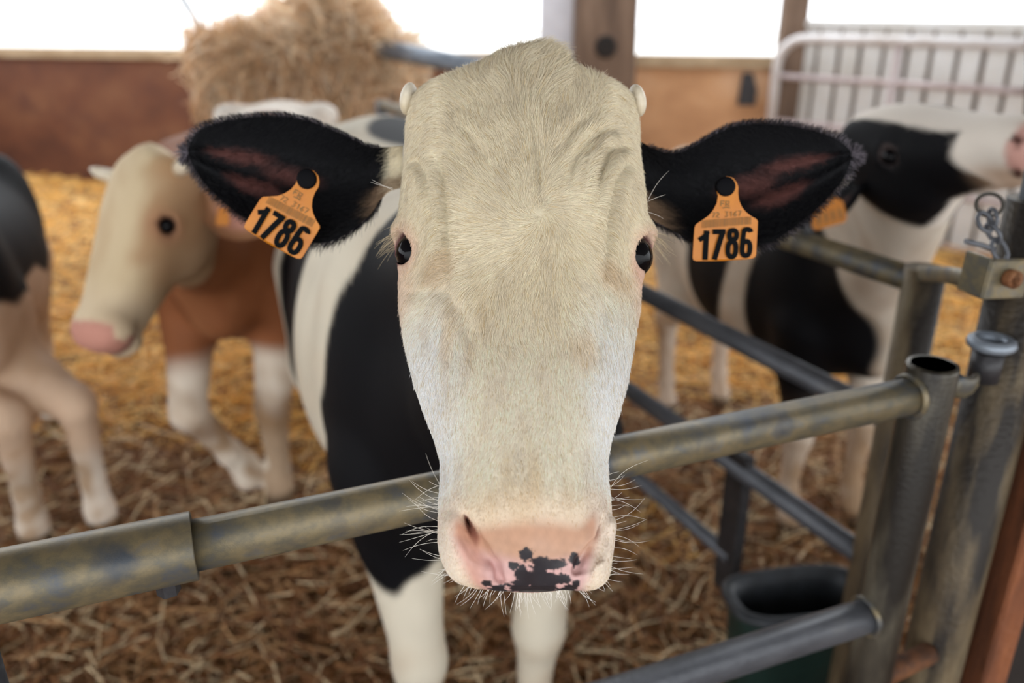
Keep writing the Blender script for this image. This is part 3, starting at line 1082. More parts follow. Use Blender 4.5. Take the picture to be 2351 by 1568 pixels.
def coat_material(name, rough=0.68, bump=0.25):
    m = mat(name, rough=rough, attr='Col', spec=0.15)
    nt = m.node_tree
    N, Lk = nt.nodes, nt.links
    b = N['Principled BSDF']
    at = [x for x in N if x.type == 'ATTRIBUTE'][0]
    mr = N.new('ShaderNodeMapRange')
    mr.inputs['To Min'].default_value = 0.26
    mr.inputs['To Max'].default_value = rough
    Lk.new(at.outputs['Alpha'], mr.inputs['Value'])
    Lk.new(mr.outputs['Result'], b.inputs['Roughness'])
    ms = N.new('ShaderNodeMapRange')
    ms.inputs['To Min'].default_value = 0.5
    ms.inputs['To Max'].default_value = 0.15
    Lk.new(at.outputs['Alpha'], ms.inputs['Value'])
    Lk.new(ms.outputs['Result'], b.inputs['Specular IOR Level'])
    tc = N.new('ShaderNodeTexCoord')
    mp = N.new('ShaderNodeMapping')
    mp.inputs['Scale'].default_value = (260, 260, 60)
    n = N.new('ShaderNodeTexNoise')
    n.inputs['Scale'].default_value = 1.0
    n.inputs['Detail'].default_value = 3
    Lk.new(tc.outputs['Object'], mp.inputs['Vector'])
    Lk.new(mp.outputs['Vector'], n.inputs['Vector'])
    bp = N.new('ShaderNodeBump')
    bp.inputs['Strength'].default_value = bump
    bp.inputs['Distance'].default_value = 0.002
    Lk.new(n.outputs['Fac'], bp.inputs['Height'])
    Lk.new(bp.outputs['Normal'], b.inputs['Normal'])
    return m


M_COAT = coat_material('cow_coat')
M_EYE = mat('wet_dark_eye', lin(10, 9, 12), rough=0.04, spec=0.16)
M_HORN = noise_mat('horn', [(0.3, lin(206, 190, 160)), (0.7, lin(232, 222, 204))], scale=(40, 40, 40), rough=0.5, bump=0.1)


def ball(name, c, r, parent, material, axes=None, radii=None, nu=28, nv=18):
    vs, fs = [], []
    axes = axes or (np.array([1., 0, 0]), np.array([0, 1., 0]), np.array([0, 0, 1.]))
    radii = radii or (r, r, r)
    vs.append(np.asarray(c) + axes[2] * radii[2])
    for j in range(1, nv):
        th = math.pi * j / nv
        for i in range(nu):
            ph = 2 * math.pi * i / nu
            vs.append(np.asarray(c) + axes[0] * math.sin(th) * math.cos(ph) * radii[0] + axes[1] * math.sin(th) * math.sin(ph) * radii[1] + axes[2] * math.cos(th) * radii[2])
    vs.append(np.asarray(c) - axes[2] * radii[2])
    for i in range(nu):
        fs.append((0, 1 + i, 1 + (i + 1) % nu))
        for j in range(nv - 2):
            a = 1 + j * nu
            fs.append((a + i, a + nu + i, a + nu + (i + 1) % nu, a + (i + 1) % nu))
        a = 1 + (nv - 2) * nu
        fs.append((a + i, len(vs) - 1, a + (i + 1) % nu))
    return mesh_obj(name, vs, fs, material, parent, smooth=True)


# ------------------------------------------------------------------ the white-faced cow at the gate
HDG = unit([0.29, -0.957, 0])
SC = 1.06
MO = np.array([-0.060, 1.36]) - HDG[:2] * 0.455 * SC
head_back = HEAD_O + ES * 0.10 - EN * 0.135
throat = HEAD_O + ES * 0.20 - EN * 0.175
legs_main = {
    'fr': [(.46, -.15, .80), (.43, -.145, .66), (.475, -.13, .385), (.455, -.135, .15), (.475, -.135, .055), (.50, -.135, .01)],
    'fl': [(.46, .15, .80), (.43, .145, .66), (.455, .115, .385), (.42, .115, .15), (.45, .115, .055), (.475, .115, .01)]}
prims, Lm, AXM, JM = body_prims(MO, HDG, SC, head_back, legs_main, 1.0, throat)
hprims = head_prims(HEAD_O, ES, EX, EN, 1.0, True, False)
allp = prims + hprims
# coarse grid for the body, fine one for the head; both sample the same field, so the surfaces meet
fb = Field(np.array([MO[0], MO[1], 0]), AXM, (-1.05, -.42, -.03), (1.35, .46, 1.72), 0.011).apply(allp)
VB, FB = fb.mesh(3)
fh = Field(HEAD_O, (EX, ES, EN), (-.16, -.03, -.29), (.16, .54, .04), 0.0022).apply(allp)
VH, FH = fh.mesh(4)


fm = Field(HEAD_O, (EX, ES, EN), (-.085, .405, -.100), (.09, .512, .012), 0.0011).apply(allp)
VZ, FZ = fm.mesh(6)


def hloc(W):
    q = W - HEAD_O
    return np.stack([q @ EX, q @ ES, q @ EN], 1)


def inbox(W, pad=0.0):
    h = hloc(W)
    return (np.abs(h[:, 0]) < .16 - pad) & (h[:, 1] > -.03 + pad) & (h[:, 1] < .54 - pad) & (h[:, 2] > -.27 + pad) & (h[:, 2] < .04 - pad)


fc = VB[FB].mean(1)
FB = FB[~inbox(fc, 0.010)]
fc = VH[FH].mean(1)
FH = FH[inbox(fc, 0.0)]


def inmuz(W, pad):
    h = hloc(W)
    return (h[:, 0] > -.085 + pad) & (h[:, 0] < .09 - pad) & (h[:, 1] > .405 + pad) & (h[:, 1] < .512 - pad) & (h[:, 2] > -.100 + pad)


FH = FH[~inmuz(VH[FH].mean(1), .0045)]
FZ = FZ[inmuz(VZ[FZ].mean(1), .0015)]
FH = np.concatenate([FH, FZ + len(VH)])
VH = np.concatenate([VH, VZ])

# skin folds on the forehead and beside the eyes (pressed into the fine mesh)
folds = [([(1218, 300), (1228, 360), (1236, 430), (1238, 490)], .0016, .0050), ([(1005, 365), (1022, 420), (1032, 500), (1036, 580), (1036, 655)], .0022, .0045), ([(935, 335), (960, 350), (985, 400), (1000, 470), (1006, 540)], .0016, .004),
         ([(1060, 300), (1085, 340), (1110, 390)], .0010, .004), ([(1395, 290), (1350, 335), (1318, 385), (1300, 440)], .0024, .0045),
         ([(1432, 312), (1398, 350), (1376, 410), (1366, 480)], .0026, .0045), ([(1447, 345), (1412, 395), (1394, 470), (1388, 560), (1390, 640)], .0020, .004),
         ([(1340, 290), (1310, 330), (1285, 380)], .0014, .005), ([(1020, 640), (1060, 700), (1070, 760)], .0012, .006), ([(1390, 640), (1380, 720), (1376, 800)], .0012, .005),
         ([(905, 610), (950, 625), (1000, 640), (1035, 662)], .0006, .0050), ([(1410, 300), (1380, 320), (1345, 380), (1330, 450)], .0014, .004)]
h = hloc(VH)
dn = np.zeros(len(VH))
face_side = h[:, 2] > -.085
for pts, dep, wid in folds:
    dep, wid = dep * 2.6, wid * .95
    xs = np.array([head_xs(px, py, -0.012) for px, py in pts])
    fine = np.stack([np.interp(np.linspace(0, 1, 40), np.linspace(0, 1, len(xs)), xs[:, k]) for k in (0, 1)], 1)
    best = np.full(len(VH), 9.0)
    tt = np.zeros(len(VH))
    for i, q in enumerate(fine):
        dd = (h[:, 0] - q[0]) ** 2 + (h[:, 1] - q[1]) ** 2
        m_ = dd < best
        best[m_], tt[m_] = dd[m_], i / 39
    dist = np.sqrt(best)
    fade = np.sin(np.clip(tt, 0.02, .98) * math.pi) ** 0.6
    dn -= face_side * fade * dep * (np.exp(-(dist / wid) ** 2) - 0.45 * np.exp(-((dist - wid * 2.1) / (wid * 1.2)) ** 2))
# low relief of bone and muscle
dn += face_side * 0.0012 * vnoise(h, 38, 4, 2)
VH = VH + EN * dn[:, None]


def muzzle_edge(x):
    xn = x - NX
    return .4300 + .008 * (xn / .05) ** 2 - .014 * sstep(.036, .054, np.abs(x))


def bare_half(s):
    return np.interp(s, [.40, .43, .445, .46, .475, .49], [.060, .0555, .0545, .050, .044, .034])


def surf_np(x, s):
    s = np.clip(s, S0H, S_END)
    w, f, m = TW(s), TFt(s), TMt(s)
    r = np.minimum(np.abs(x - TXC(s)) / w, .98)
    return m + (f - m) * (1 - r ** 2.35) ** (1 / 2.35)


def face_colour(h, V):
    """coat and skin colours of the head by place on it (local x, s, n)"""
    x, s, n = h[:, 0] - TXC(np.clip(h[:, 1], S0H, S_END)), h[:, 1], h[:, 2]
    C = np.tile(CREAM, (len(h), 1))
    nz = vnoise(h, 60, 9, 3)
    nz2 = vnoise(h * np.array([1.6, .6, 1]), 45, 10, 3)
    # faint yellowish stain down the nose; light from the sides painted white on the cheeks
    C = mix(C, lin(242, 237, 230), sstep(.03, .075, np.abs(x)) * sstep(.20, .31, s) * .6)
    C = mix(C, lin(236, 225, 205), sstep(.24, .34, s) * .8 * (1 - sstep(.03, .07, np.abs(x))))
    C = mix(C, lin(243, 238, 232), sstep(.03, .07, np.abs(x)) * sstep(.22, .33, s) * .8)
    C = mix(C, lin(205, 182, 142), sstep(.1, .8, nz2) * .5 * (1 - sstep(.06, .09, np.abs(x))) * sstep(.2, .3, s))
    # pink skin about the eyes
    for (ex_, es_, en_) in (EYE_L, EYE_R):
        sg = np.sign(ex_)
        d = np.sqrt((h[:, 0] - ex_) ** 2 + (s - es_) ** 2 + (n - en_) ** 2)
        C = mix(C, lin(206, 158, 140), (1 - sstep(.024, .042, d + .004 * nz)) * .62)
        d2 = np.sqrt((h[:, 0] - ex_ * 1.05) ** 2 + ((s - es_ - .03) / 1.5) ** 2 + (n - en_) ** 2)
        C = mix(C, lin(206, 160, 142), (1 - sstep(.015, .04, d2)) * .35)
        C = mix(C, lin(120, 74, 78), (1 - sstep(.0215, .0252, d)) * .9)
        # tear stain
        a = (h[:, 0] - ex_ + sg * .026) / .016
        b = (s - es_ - .036) / .013
        C = mix(C, lin(176, 140, 98), (1 - sstep(.2, 1.4, np.sqrt(a * a + b * b) + .4 * nz)) * .42)
    # muzzle: bare pink skin
    xn = x - NX
    edge = muzzle_edge(x) + .002 * nz
    bare = sstep(-.006, .012, s - edge) * (1 - sstep(-.006, .006, np.abs(x) - bare_half(s) + .002 * nz)) * (n > -.075)
    warm = 1 - sstep(.452, .464, s + .012 * (xn / .05) ** 2 - .006)
    skin = mix(np.tile(np.array(lin(204, 160, 156)), (len(h), 1)), lin(186, 142, 116), warm)
    skin = mix(skin, lin(200, 140, 114), sstep(.034, .050, np.abs(xn)) * .6)
    skin = skin * (1 + .06 * vnoise(h, 700, 16, 2) + .05 * nz)[:, None]
    C = mix(C, skin, bare * .95)
    halo = sstep(-.030, -.002, s - edge) * (1 - bare) * (np.abs(x) < .075)
    C = mix(C, lin(222, 192, 162), halo * .5)
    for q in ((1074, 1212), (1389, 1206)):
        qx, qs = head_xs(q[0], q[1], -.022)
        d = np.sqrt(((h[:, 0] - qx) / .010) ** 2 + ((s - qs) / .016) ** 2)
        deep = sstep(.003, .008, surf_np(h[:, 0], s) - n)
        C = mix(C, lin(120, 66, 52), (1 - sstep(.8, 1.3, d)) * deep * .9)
    # black blotches on the nose
    spots = [((1210, 1276), 14, 9), ((1317, 1288), 11, 10), ((1178, 1303), 12, 8), ((1195, 1318), 18, 12), ((1238, 1306), 26, 16), ((1275, 1300), 20, 9), ((1235, 1330), 46, 16),
             ((1190, 1345), 26, 10), ((1280, 1330), 28, 10), ((1240, 1350), 50, 12), ((1117, 1340), 12, 6), ((1142, 1350), 22, 7), ((1322, 1342), 9, 8), ((1305, 1350), 18, 6)]
    for (q, a, b) in spots:
        qx, qs = head_xs(q[0], q[1], -.030)
        ks = .62 / FPX
        r = np.sqrt(((h[:, 0] - qx) / (a * ks * 1.1)) ** 2 + ((s - qs) / (b * ks * 1.25)) ** 2) + .34 * vnoise(h, 520, 12, 3) + .16 * vnoise(h, 1300, 13, 2)
        C = mix(C, lin(44, 40, 44), (1 - sstep(.88, 1.10, r)) * (n > -.062))
    # lips and mouth
    C = mix(C, lin(46, 38, 40), (sstep(.487, .491, s) * (np.abs(x) < .04) * (n > -.066) * (n < -.05)) * .8)
    # a dung stain
    a = (h[:, 0] - head_xs(1345, 780)[0]) / .014
    b = (s - head_xs(1345, 780)[1]) / .022
    C = mix(C, lin(200, 178, 140), (1 - sstep(.3, 1.3, np.sqrt(a * a + b * b) + .3 * nz)) * .45)
    return C


def blob(q, c, r, amp=.25, seed=1, sc=9.0):
    d = np.sqrt((((q - np.array(c)) / np.array(r)) ** 2).sum(1))
    return 1 - sstep(.94, 1.06, d + amp * vnoise(q, sc, seed, 3))


def grime(q, C, amt, seed):
    """dried dung and dust caught in the coat, thicker on the legs"""
    n1 = vnoise(q * np.array([1, 1, .5]), 14, seed, 3)
    n2 = vnoise(q, 55, seed + 1, 2)
    legs_ = 1 - sstep(.25, .70, q[:, 2])
    lum = C.mean(1)
    t = np.clip(sstep(-.1, .9, n1 + .35 * n2) * amt * (1 + 1.4 * legs_), 0, .8) * sstep(.05, .3, lum)
    return mix(C, DIRT, t) * (1 + .07 * n2)[:, None]


def main_colour(V):
    q = loc(V, MO, AXM, SC)
    C = np.tile(WHITE, (len(V), 1))
    b = np.zeros(len(V))
    # neck, shoulders and chest black; white belt; black flank; white rump with a dark patch on the hips
    x, y, z = q.T
    nz = vnoise(q, 7, 21, 3) + .25 * vnoise(q, 45, 27, 2)
    sh = sstep(.385, .40, x + .035 * nz - .42 * (z - .92)) * sstep(.625, .655, z + .05 * vnoise(q, 12, 22, 3) + .022 * vnoise(q, 48, 28, 2) + .05 * sstep(.1, .2, np.abs(y)))
    b = np.maximum(b, sh)
    b = np.maximum(b, blob(q, (-.13, -.26, .93), (.27, .25, .36), .12, 5, 7))
    b = np.maximum(b, blob(q, (-.36, .06, 1.30), (.20, .13, .16), .15, 8, 8))
    b = np.maximum(b, blob(q, (-.05, .26, .95), (.30, .20, .30), .15, 6, 7))
    C = mix(C, BLACK, b)
    C = mix(C, DIRT, (1 - sstep(.06, .40, z)) * .35)
    C = mix(C, HOOF, 1 - sstep(.05, .065, z))
    C = grime(q, C, .22, 24)
    # the head is white, the ears' roots black
    h = hloc(V)
    hw = sstep(-.165, -.150, h[:, 2] + .014 * vnoise(V, 30, 23, 2) + .10 * sstep(.10, .35, h[:, 1])) * (h[:, 1] < .56) * (h[:, 1] > -.06) * (np.abs(h[:, 0]) < .17)
    C = mix(C, face_colour(h, V), hw)
    for sg in (-1, 1):
        d = np.sqrt(((h[:, 0] - sg * .122) / .030) ** 2 + ((h[:, 1] - .12) / .05) ** 2 + ((h[:, 2] + .150) / .035) ** 2)
        C = mix(C, BLACK, 1 - sstep(.9, 1.1, d))
    return C


# ears, their outlines taken at the size they have
EARD = 0.865
def px_curve(pts):
    return curve2d(pts)
ear_l_top = px_curve([(925, 335), (880, 338), (848, 337), (788, 307), (715, 276), (655, 264), (594, 265), (521, 274), (461, 293), (438, 318), (431, 344), (431, 352)])
ear_l_bot = px_curve([(925, 430), (890, 440), (872, 462), (856, 490), (831, 512), (800, 536), (764, 554), (732, 560), (690, 555), (640, 535), (570, 507), (533, 482), (497, 451), (463, 415), (441, 381), (431, 352)])
ear_r_top = px_curve([(1440, 318), (1464, 321), (1498, 340), (1534, 352), (1566, 347), (1600, 330), (1636, 308), (1672, 291), (1709, 282), (1757, 281), (1818, 287), (1878, 300), (1927, 318), (1955, 345), (1957, 356)])
ear_r_bot = px_curve([(1450, 470), (1480, 490), (1500, 508), (1527, 522), (1563, 540), (1600, 558), (1660, 572), (1720, 571), (1769, 558), (1818, 529), (1866, 490), (1910, 447), (1939, 410), (1954, 376), (1957, 356)])


def ear_depth(p, u, v, t):
    c = 1 - (2 * v - 1) ** 2
    cup = 0.042 * c * math.sin(math.pi * min(1, u * 1.0 + .08)) ** 0.7 - 0.010 * math.exp(-((v - .95) / .12) ** 2) * math.exp(-((u - .2) / .25) ** 2)
    # two soft ribs run along the inside of the ear
    rib = 0.004 * math.exp(-((v - .42) / .06) ** 2) * sstep(.15, .4, np.array([u]))[0] + 0.004 * math.exp(-((v - .66) / .05) ** 2) * sstep(.15, .4, np.array([u]))[0]
    d = EARD - 0.012 + 0.03 * u * u + cup - rib
    return P(p[0], p[1], d + t)


ears = []
for tp_c, bt_c in ((ear_l_top, ear_l_bot), (ear_r_top, ear_r_bot)):
    v, f, uv = ear_grid(tp_c, bt_c, ear_depth)
    if tp_c is ear_r_top:
        f = f[:, ::-1]
    c = np.tile(BLACK, (len(v), 1))
    u_, v_, sd = uv.T
    nz = vnoise(v, 40, 31, 3)
    pink = np.zeros(len(v))
    for (a, b, ra, rb) in ((.70, .40, .17, .075), (.62, .66, .14, .075), (.48, .50, .14, .10)):
        pink = np.maximum(pink, (1 - sstep(.45, 1.15, np.sqrt(((u_ - a) / ra) ** 2 + ((v_ - b) / rb) ** 2) + .18 * nz)))
    c = mix(c, lin(104, 62, 56), pink * (sd < .5) * .6)
    if tp_c is ear_l_top:
        c = mix(c, CREAM, 1 - sstep(.055, .085, u_ + .01 * nz))
    low = sstep(.62, .8, v_) * (1 - sstep(.10, .22, u_)) * (sd < .5)
    c = mix(c, lin(150, 122, 96), low * .7)
    ears.append((v, f, c, uv))

def dry(V):
    h_ = hloc(V)
    x_ = h_[:, 0] - TXC(np.clip(h_[:, 1], S0H, S_END))
    wet = sstep(.012, .026, h_[:, 1] - muzzle_edge(x_)) * (1 - sstep(.046, .054, np.abs(x_))) * (h_[:, 2] > -.07) * (h_[:, 1] < .52)
    return (1 - wet * (.6 + .4 * vnoise(h_, 200, 15, 2)))[:, None]


VM, FM, CM = join([(VH, FH, main_colour(VH)), (VB, FB, main_colour(VB))] + [(v, f, c) for v, f, c, uv in ears])
CM = np.concatenate([CM, dry(VM)], 1)
cow = mesh_obj('cow', VM, FM, M_COAT, smooth=True, colors=CM)
tag(cow, 'white-faced black and white cow leaning over the front gate, ears spread', 'cow')

for (x, s, n), sg in ((EYE_L, -1), (EYE_R, 1)):
    c = HEAD_O + EX * x + ES * s + EN * n
    ball('eye', c, EYE_R0, cow, M_EYE)
for (px, py, dd, sg) in ((938, 227, .79, -1), (1463, 231, .79, 1)):
    c = P(px, py, dd)
    ball('horn_bud', c, .01, cow, M_HORN, (unit(EX * sg + ES * -.2), unit(ES + EX * sg * .2), EN), (.0078, .0160, .014))

# ------------------------------------------------------------------ the other cattle
def generic_ear(O, ex, es, en, sg, sc, colour, inner, root, tipdir):
    """ear of a cow further back: root on the head, tip direction, cup opening towards en"""
    r = O + (ex * root[0] * sg + es * root[1] + en * root[2]) * sc
    td_ = unit(ex * sg * tipdir[0] + es * tipdir[1] + en * tipdir[2])
    fn_ = unit(en - td_ * (en @ td_))
    wd = np.cross(td_, fn_) * -sg
    prof = [(0, .032), (.2, .045), (.45, .062), (.7, .055), (.88, .034), (1, .004)]
    w = table(prof, 1)
    Ln = .19 * sc
    top = lambda u: np.array([u, -float(w(u))])
    bot = lambda u: np.array([u, float(w(u))])
    def dep(p, u, v, t):
        c = 1 - (2 * v - 1) ** 2
        return r + td_ * (p[0] * Ln) + wd * (p[1] * sc) - fn_ * (0.03 * c * math.sin(math.pi * min(1, u + .1)) * sc + t)
    v, f, uv = ear_grid(top, bot, dep, .007 * sc, 20, 10)
    if sg > 0:
        f = f[:, ::-1]
    c = np.tile(np.asarray(colour), (len(v), 1))
    ins = (uv[:, 2] < .5) * (1 - sstep(.5, 1, np.sqrt(((uv[:, 0] - .5) / .4) ** 2 + ((uv[:, 1] - .5) / .35) ** 2)))
    c = mix(c, np.asarray(inner), ins * .8)
    return v, f, c


def head_frame(nose_dir, face_dir):
    es = unit(nose_dir)
    en = unit(np.asarray(face_dir) - es * (np.asarray(face_dir) @ es))
    ex = np.cross(en, es)
    return es, ex, en


def make_cow(label, o, hd, sc, poll, nose_dir, face_dir, hsc, colour_fn, head_colour_fn, legs=None, ear_col=(BLACK, BLACK), ear_in=PINK, fat=1.0, vox=0.012, tipdir=(1, .15, -.25),
             horns=None, name='cow', legr=1.0, muzzle=0.0, eye=.88):
    es, ex, en = head_frame(nose_dir, face_dir)
    O = np.asarray(poll, float)
    hbk = O + (es * .10 - en * .135) * hsc
    thr = O + (es * .19 - en * .170) * hsc
    pr, L, ax, J = body_prims(o, hd, sc, hbk, legs, fat, thr, legr)
    pr = pr + head_prims(O, es, ex, en, hsc)
    if muzzle:
        pr.append(ellip(O + (es * .435 - en * .052) * hsc, (ex, es, en), (muzzle * hsc, .048 * hsc, .052 * hsc), .02))
        pr.append(ellip(O + (es * .445 - en * .105) * hsc, (ex, es, en), (muzzle * .75 * hsc, .040 * hsc, .030 * hsc), .012))
    base = np.array([o[0], o[1], 0])
    lo = np.array([-1.0 * sc, -.48 * sc, -.03])
    hi = np.array([.9 * sc, .48 * sc, 1.40 * sc])
    A_ = np.array(ax)
    for q in (O - es * .04, O + es * .53 * hsc, O - en * .25 * hsc, O + es * .5 * hsc - en * .1):
        l = A_ @ (q - base)
        lo = np.minimum(lo, l - .2 * hsc)
        hi = np.maximum(hi, l + .2 * hsc)
    fld = Field(base, ax, lo, hi, vox).apply(pr)
    V, F = fld.mesh(2)
    parts = []
    q = loc(V, o, ax, sc)
    hq = V - O
    hq = np.stack([hq @ ex, hq @ es, hq @ en], 1) / hsc
    C = grime(q, colour_fn(q), .38, 31)
    ishead = sstep(-.20, -.17, hq[:, 2] + .12 * sstep(.05, .3, hq[:, 1])) * (hq[:, 1] > -.06) * (hq[:, 1] < .56) * (np.abs(hq[:, 0]) < .17)
    C = mix(C, head_colour_fn(hq), ishead)
    C = mix(C, HOOF, 1 - sstep(.04, .06, q[:, 2]))
    parts.append((V, F, C))
    for sg, col in ((-1, ear_col[0]), (1, ear_col[1])):
        if col is not None:
            parts.append(generic_ear(O, ex, es, en, sg, hsc, col, ear_in, (.095, .09, -.13), tipdir))
    V, F, C = join(parts)
    c = mesh_obj(name, V, F, M_COAT, smooth=True, colors=C)
    tag(c, label, 'cow')
    for sg in (-1, 1):
        ball('eye', O + (ex * sg * .099 + es * .185 - en * .069) * hsc, EYE_R0 * hsc * eye, c, M_EYE, nu=18, nv=12)
        if horns:
            hb_ = O + (ex * sg * .105 + es * .055 - en * .06) * hsc
            MB().tube([hb_ - ex * sg * .02, hb_ + (ex * sg * .03 - es * .004 + en * .012) * hsc, hb_ + (ex * sg * .065 - es * .010 + en * .03) * hsc, hb_ + (ex * sg * .082 - es * .016 + en * .038) * hsc],
                      [.018 * hsc, .017 * hsc, .013 * hsc, .004 * hsc], 12).build('horn_bud', M_HORN, c, True)
    return c


def nose_colour(hq, C, col, s0=.440, ring=lin(90, 62, 54)):
    bare = sstep(s0, s0 + .010, hq[:, 1] + .05 * np.clip(hq[:, 2] + .0, -.05, 0)) * (np.abs(hq[:, 0]) < .075) * (hq[:, 2] > -.085)
    C = mix(C, col, bare)
    for sg in (-1, 1):
        d = np.sqrt((hq[:, 0] * sg - .046) ** 2 + (hq[:, 1] - .447) ** 2)
        C = mix(C, lin(70, 34, 30), (1 - sstep(.006, .014, d)) * (hq[:, 2] < -.015))
        d = np.sqrt((hq[:, 0] * sg - .1) ** 2 + (hq[:, 1] - .187) ** 2 + (hq[:, 2] + .064) ** 2)
        C = mix(C, ring, (1 - sstep(.020, .028, d)) * .8)
    return C


# brown cow walking up on the left
def brown_body(q):
    C = np.tile(BROWN, (len(q), 1))
    nz = vnoise(q, 9, 41, 3)
    C = mix(C, lin(108, 62, 38), sstep(.1, .8, nz) * .5)
    C = mix(C, lin(232, 222, 210), sstep(-.28, -.36, q[:, 0] + .06 * nz) * sstep(.9, 1.0, q[:, 2] + .05 * nz))
    C = mix(C, lin(232, 218, 200), 1 - sstep(.50, .60, q[:, 2] + .04 * nz))
    C = mix(C, lin(128, 92, 62), np.exp(-((q[:, 2] - .36) / .06) ** 2) * .75)
    C = mix(C, lin(236, 226, 210), np.exp(-((q[:, 2] - .16) / .08) ** 2) * .7)
    return C


def brown_head(hq):
    C = np.tile(np.array(lin(218, 196, 160)), (len(hq), 1))
    nz = vnoise(hq, 40, 43, 3)
    C = mix(C, lin(168, 122, 84), sstep(.04, .11, hq[:, 0] + .02 * nz) * .75)
    C = mix(C, lin(186, 152, 112), sstep(-.2, .9, nz) * .4)
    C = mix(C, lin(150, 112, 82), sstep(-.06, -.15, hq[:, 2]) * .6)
    C = mix(C, lin(226, 206, 178), sstep(.32, .40, hq[:, 1]) * .5)
    for sg in (-1, 1):
        d = np.sqrt((hq[:, 0] * sg - .1) ** 2 + (hq[:, 1] - .19) ** 2 + (hq[:, 2] + .064) ** 2)
        C = mix(C, lin(176, 124, 94), (1 - sstep(.02, .06, d)) * .7)
    C = nose_colour(hq, C, lin(196, 140, 124), .425)
    return mix(C, lin(96, 58, 54), np.exp(-((hq[:, 2] + .085) / .008) ** 2) * sstep(.39, .42, hq[:, 1]) * .9)


bdir, bface, bsc = (-.16, -.58, -.80), (-.50, -.70, .50), 1.06
b_es, b_ex, b_en = head_frame(bdir, bface)
bpoll = P(385, 515, 1.95) - (b_ex * .110 + b_es * .185 - b_en * .062) * bsc
bnose = bpoll + np.array(bdir)
legs_b = {
    'fl': [(.48, .14, .80), (.46, .13, .64), (.50, .09, .36), (.47, .08, .14), (.49, .08, .055), (.51, .08, .02)],
    'fr': [(.46, -.14, .80), (.50, -.14, .66), (.66, -.13, .44), (.55, -.06, .24), (.50, -.03, .15), (.49, -.02, .10)]}
BO = np.array([-0.93, 3.0])
make_cow('brown and white cow with a cream face and small horns walking up at left', BO, (0.06, -1, 0), 1.0, bpoll, bnose - bpoll, bface, bsc, brown_body, brown_head,
         legs_b, (np.array(lin(226, 206, 180)), np.array(lin(160, 116, 84))), PINK, tipdir=(1, .30, -.55), horns=True, legr=1.2, muzzle=.084, eye=.80)

# black and white cow at the left edge, rump towards the picture
def left_body(q):
    C = np.tile(np.array(lin(206, 176, 150)), (len(q), 1))
    nz = vnoise(q, 8, 51, 3)
    C = mix(C, lin(168, 132, 96), sstep(0, .9, vnoise(q, 5, 52, 2)) * .5)
    C = mix(C, BLACK, sstep(.90, .93, q[:, 2] + .10 * nz))
    C = mix(C, lin(226, 212, 196), 1 - sstep(.28, .45, q[:, 2]))
    return C


def black_head(hq):
    return nose_colour(hq, np.tile(BLACK, (len(hq), 1)), lin(70, 60, 60))


LO = np.array([-1.86, 2.66])
lhd = unit([-0.38, 0.92, 0])
LSC = .90


def l_in(px, py, d):
    q = P(px, py, d) - np.array([LO[0], LO[1], 0])
    fl = np.array([-lhd[1], lhd[0], 0])
    return (float(q @ lhd) / LSC, float(q @ fl) / LSC, float(q[2]) / LSC)


legs_l = {'hr': [(-.46, -.13, .86), (-.44, -.17, .66), l_in(176, 930, 2.50), l_in(212, 1095, 2.68), l_in(228, 1165, 2.74), l_in(240, 1205, 2.79)],
          'hl': [(-.46, .13, .86), (-.44, .10, .68), l_in(20, 960, 2.42), l_in(60, 1130, 2.60), l_in(75, 1200, 2.67), l_in(85, 1240, 2.71)]}
lp = np.array([LO[0], LO[1], 0]) + lhd * 1.0 + np.array([-.28, 0, .92])
make_cow('black and white cow cut off by the left edge, its pale hind legs showing', LO, lhd, LSC, lp, lhd * .5 + np.array([0, 0, -.85]), lhd + np.array([0, 0, .6]), .9, left_body, black_head, legs_l,
         legr=1.25)

# black and white cow behind the rear gate, head raised to the right
def right_body(q):
    C = np.tile(np.array(lin(222, 210, 194)), (len(q), 1))
    nz = vnoise(q, 7, 61, 3)
    x, y, z = q.T
    b = blob(q, (.46, -.14, .84), (.24, .30, .40), .14, 62, 6)
    b = np.maximum(b, blob(q, (-.02, -.24, 1.0), (.17, .22, .36), .16, 63, 6))
    b = np.maximum(b, blob(q, (.62, .12, .95), (.10, .14, .30), .12, 64, 6))
    C = mix(C, BLACK, b)
    C = mix(C, lin(166, 126, 92), (1 - sstep(.2, .62, z)) * .45)
    return C


def right_head(hq):
    C = np.tile(np.array(lin(232, 222, 210)), (len(hq), 1))
    nz = vnoise(hq, 26, 66, 3)
    side = sstep(.052, .064, np.abs(hq[:, 0]) + .007 * nz + .03 * sstep(-.05, -.14, hq[:, 2])) * (1 - sstep(.325, .340, hq[:, 1] + .012 * nz - .05 * sstep(-.06, -.14, hq[:, 2])))
    C = mix(C, BLACK, side)
    C = mix(C, lin(214, 178, 146), sstep(.33, .42, hq[:, 1]) * sstep(-.06, -.10, hq[:, 2]) * .7)
    C = nose_colour(hq, C, lin(206, 158, 146), .43, ring=lin(96, 84, 82))
    return C


rpoll = P(1970, 247, 1.915)
rnose = rpoll + np.array([.40, -.91, .05])
RO = np.array([0.92, 2.78])
rhd = unit([0.26, -0.96, 0])
legs_r = {'fl': [(.46, .15, .80), (.43, .145, .66), (.455, .145, .385), (.445, .145, .15), (.475, .145, .055), (.50, .145, .01)]}
make_cow('black and white cow behind the rear gate raising its black-patched face to the right', RO, rhd, .90, rpoll, rnose - rpoll, (-0.2, -0.2, .97), 0.96, right_body, right_head,
         legs_r, (BLACK, np.array(lin(235, 228, 220))), lin(120, 80, 70), tipdir=(.75, -.55, -.75))

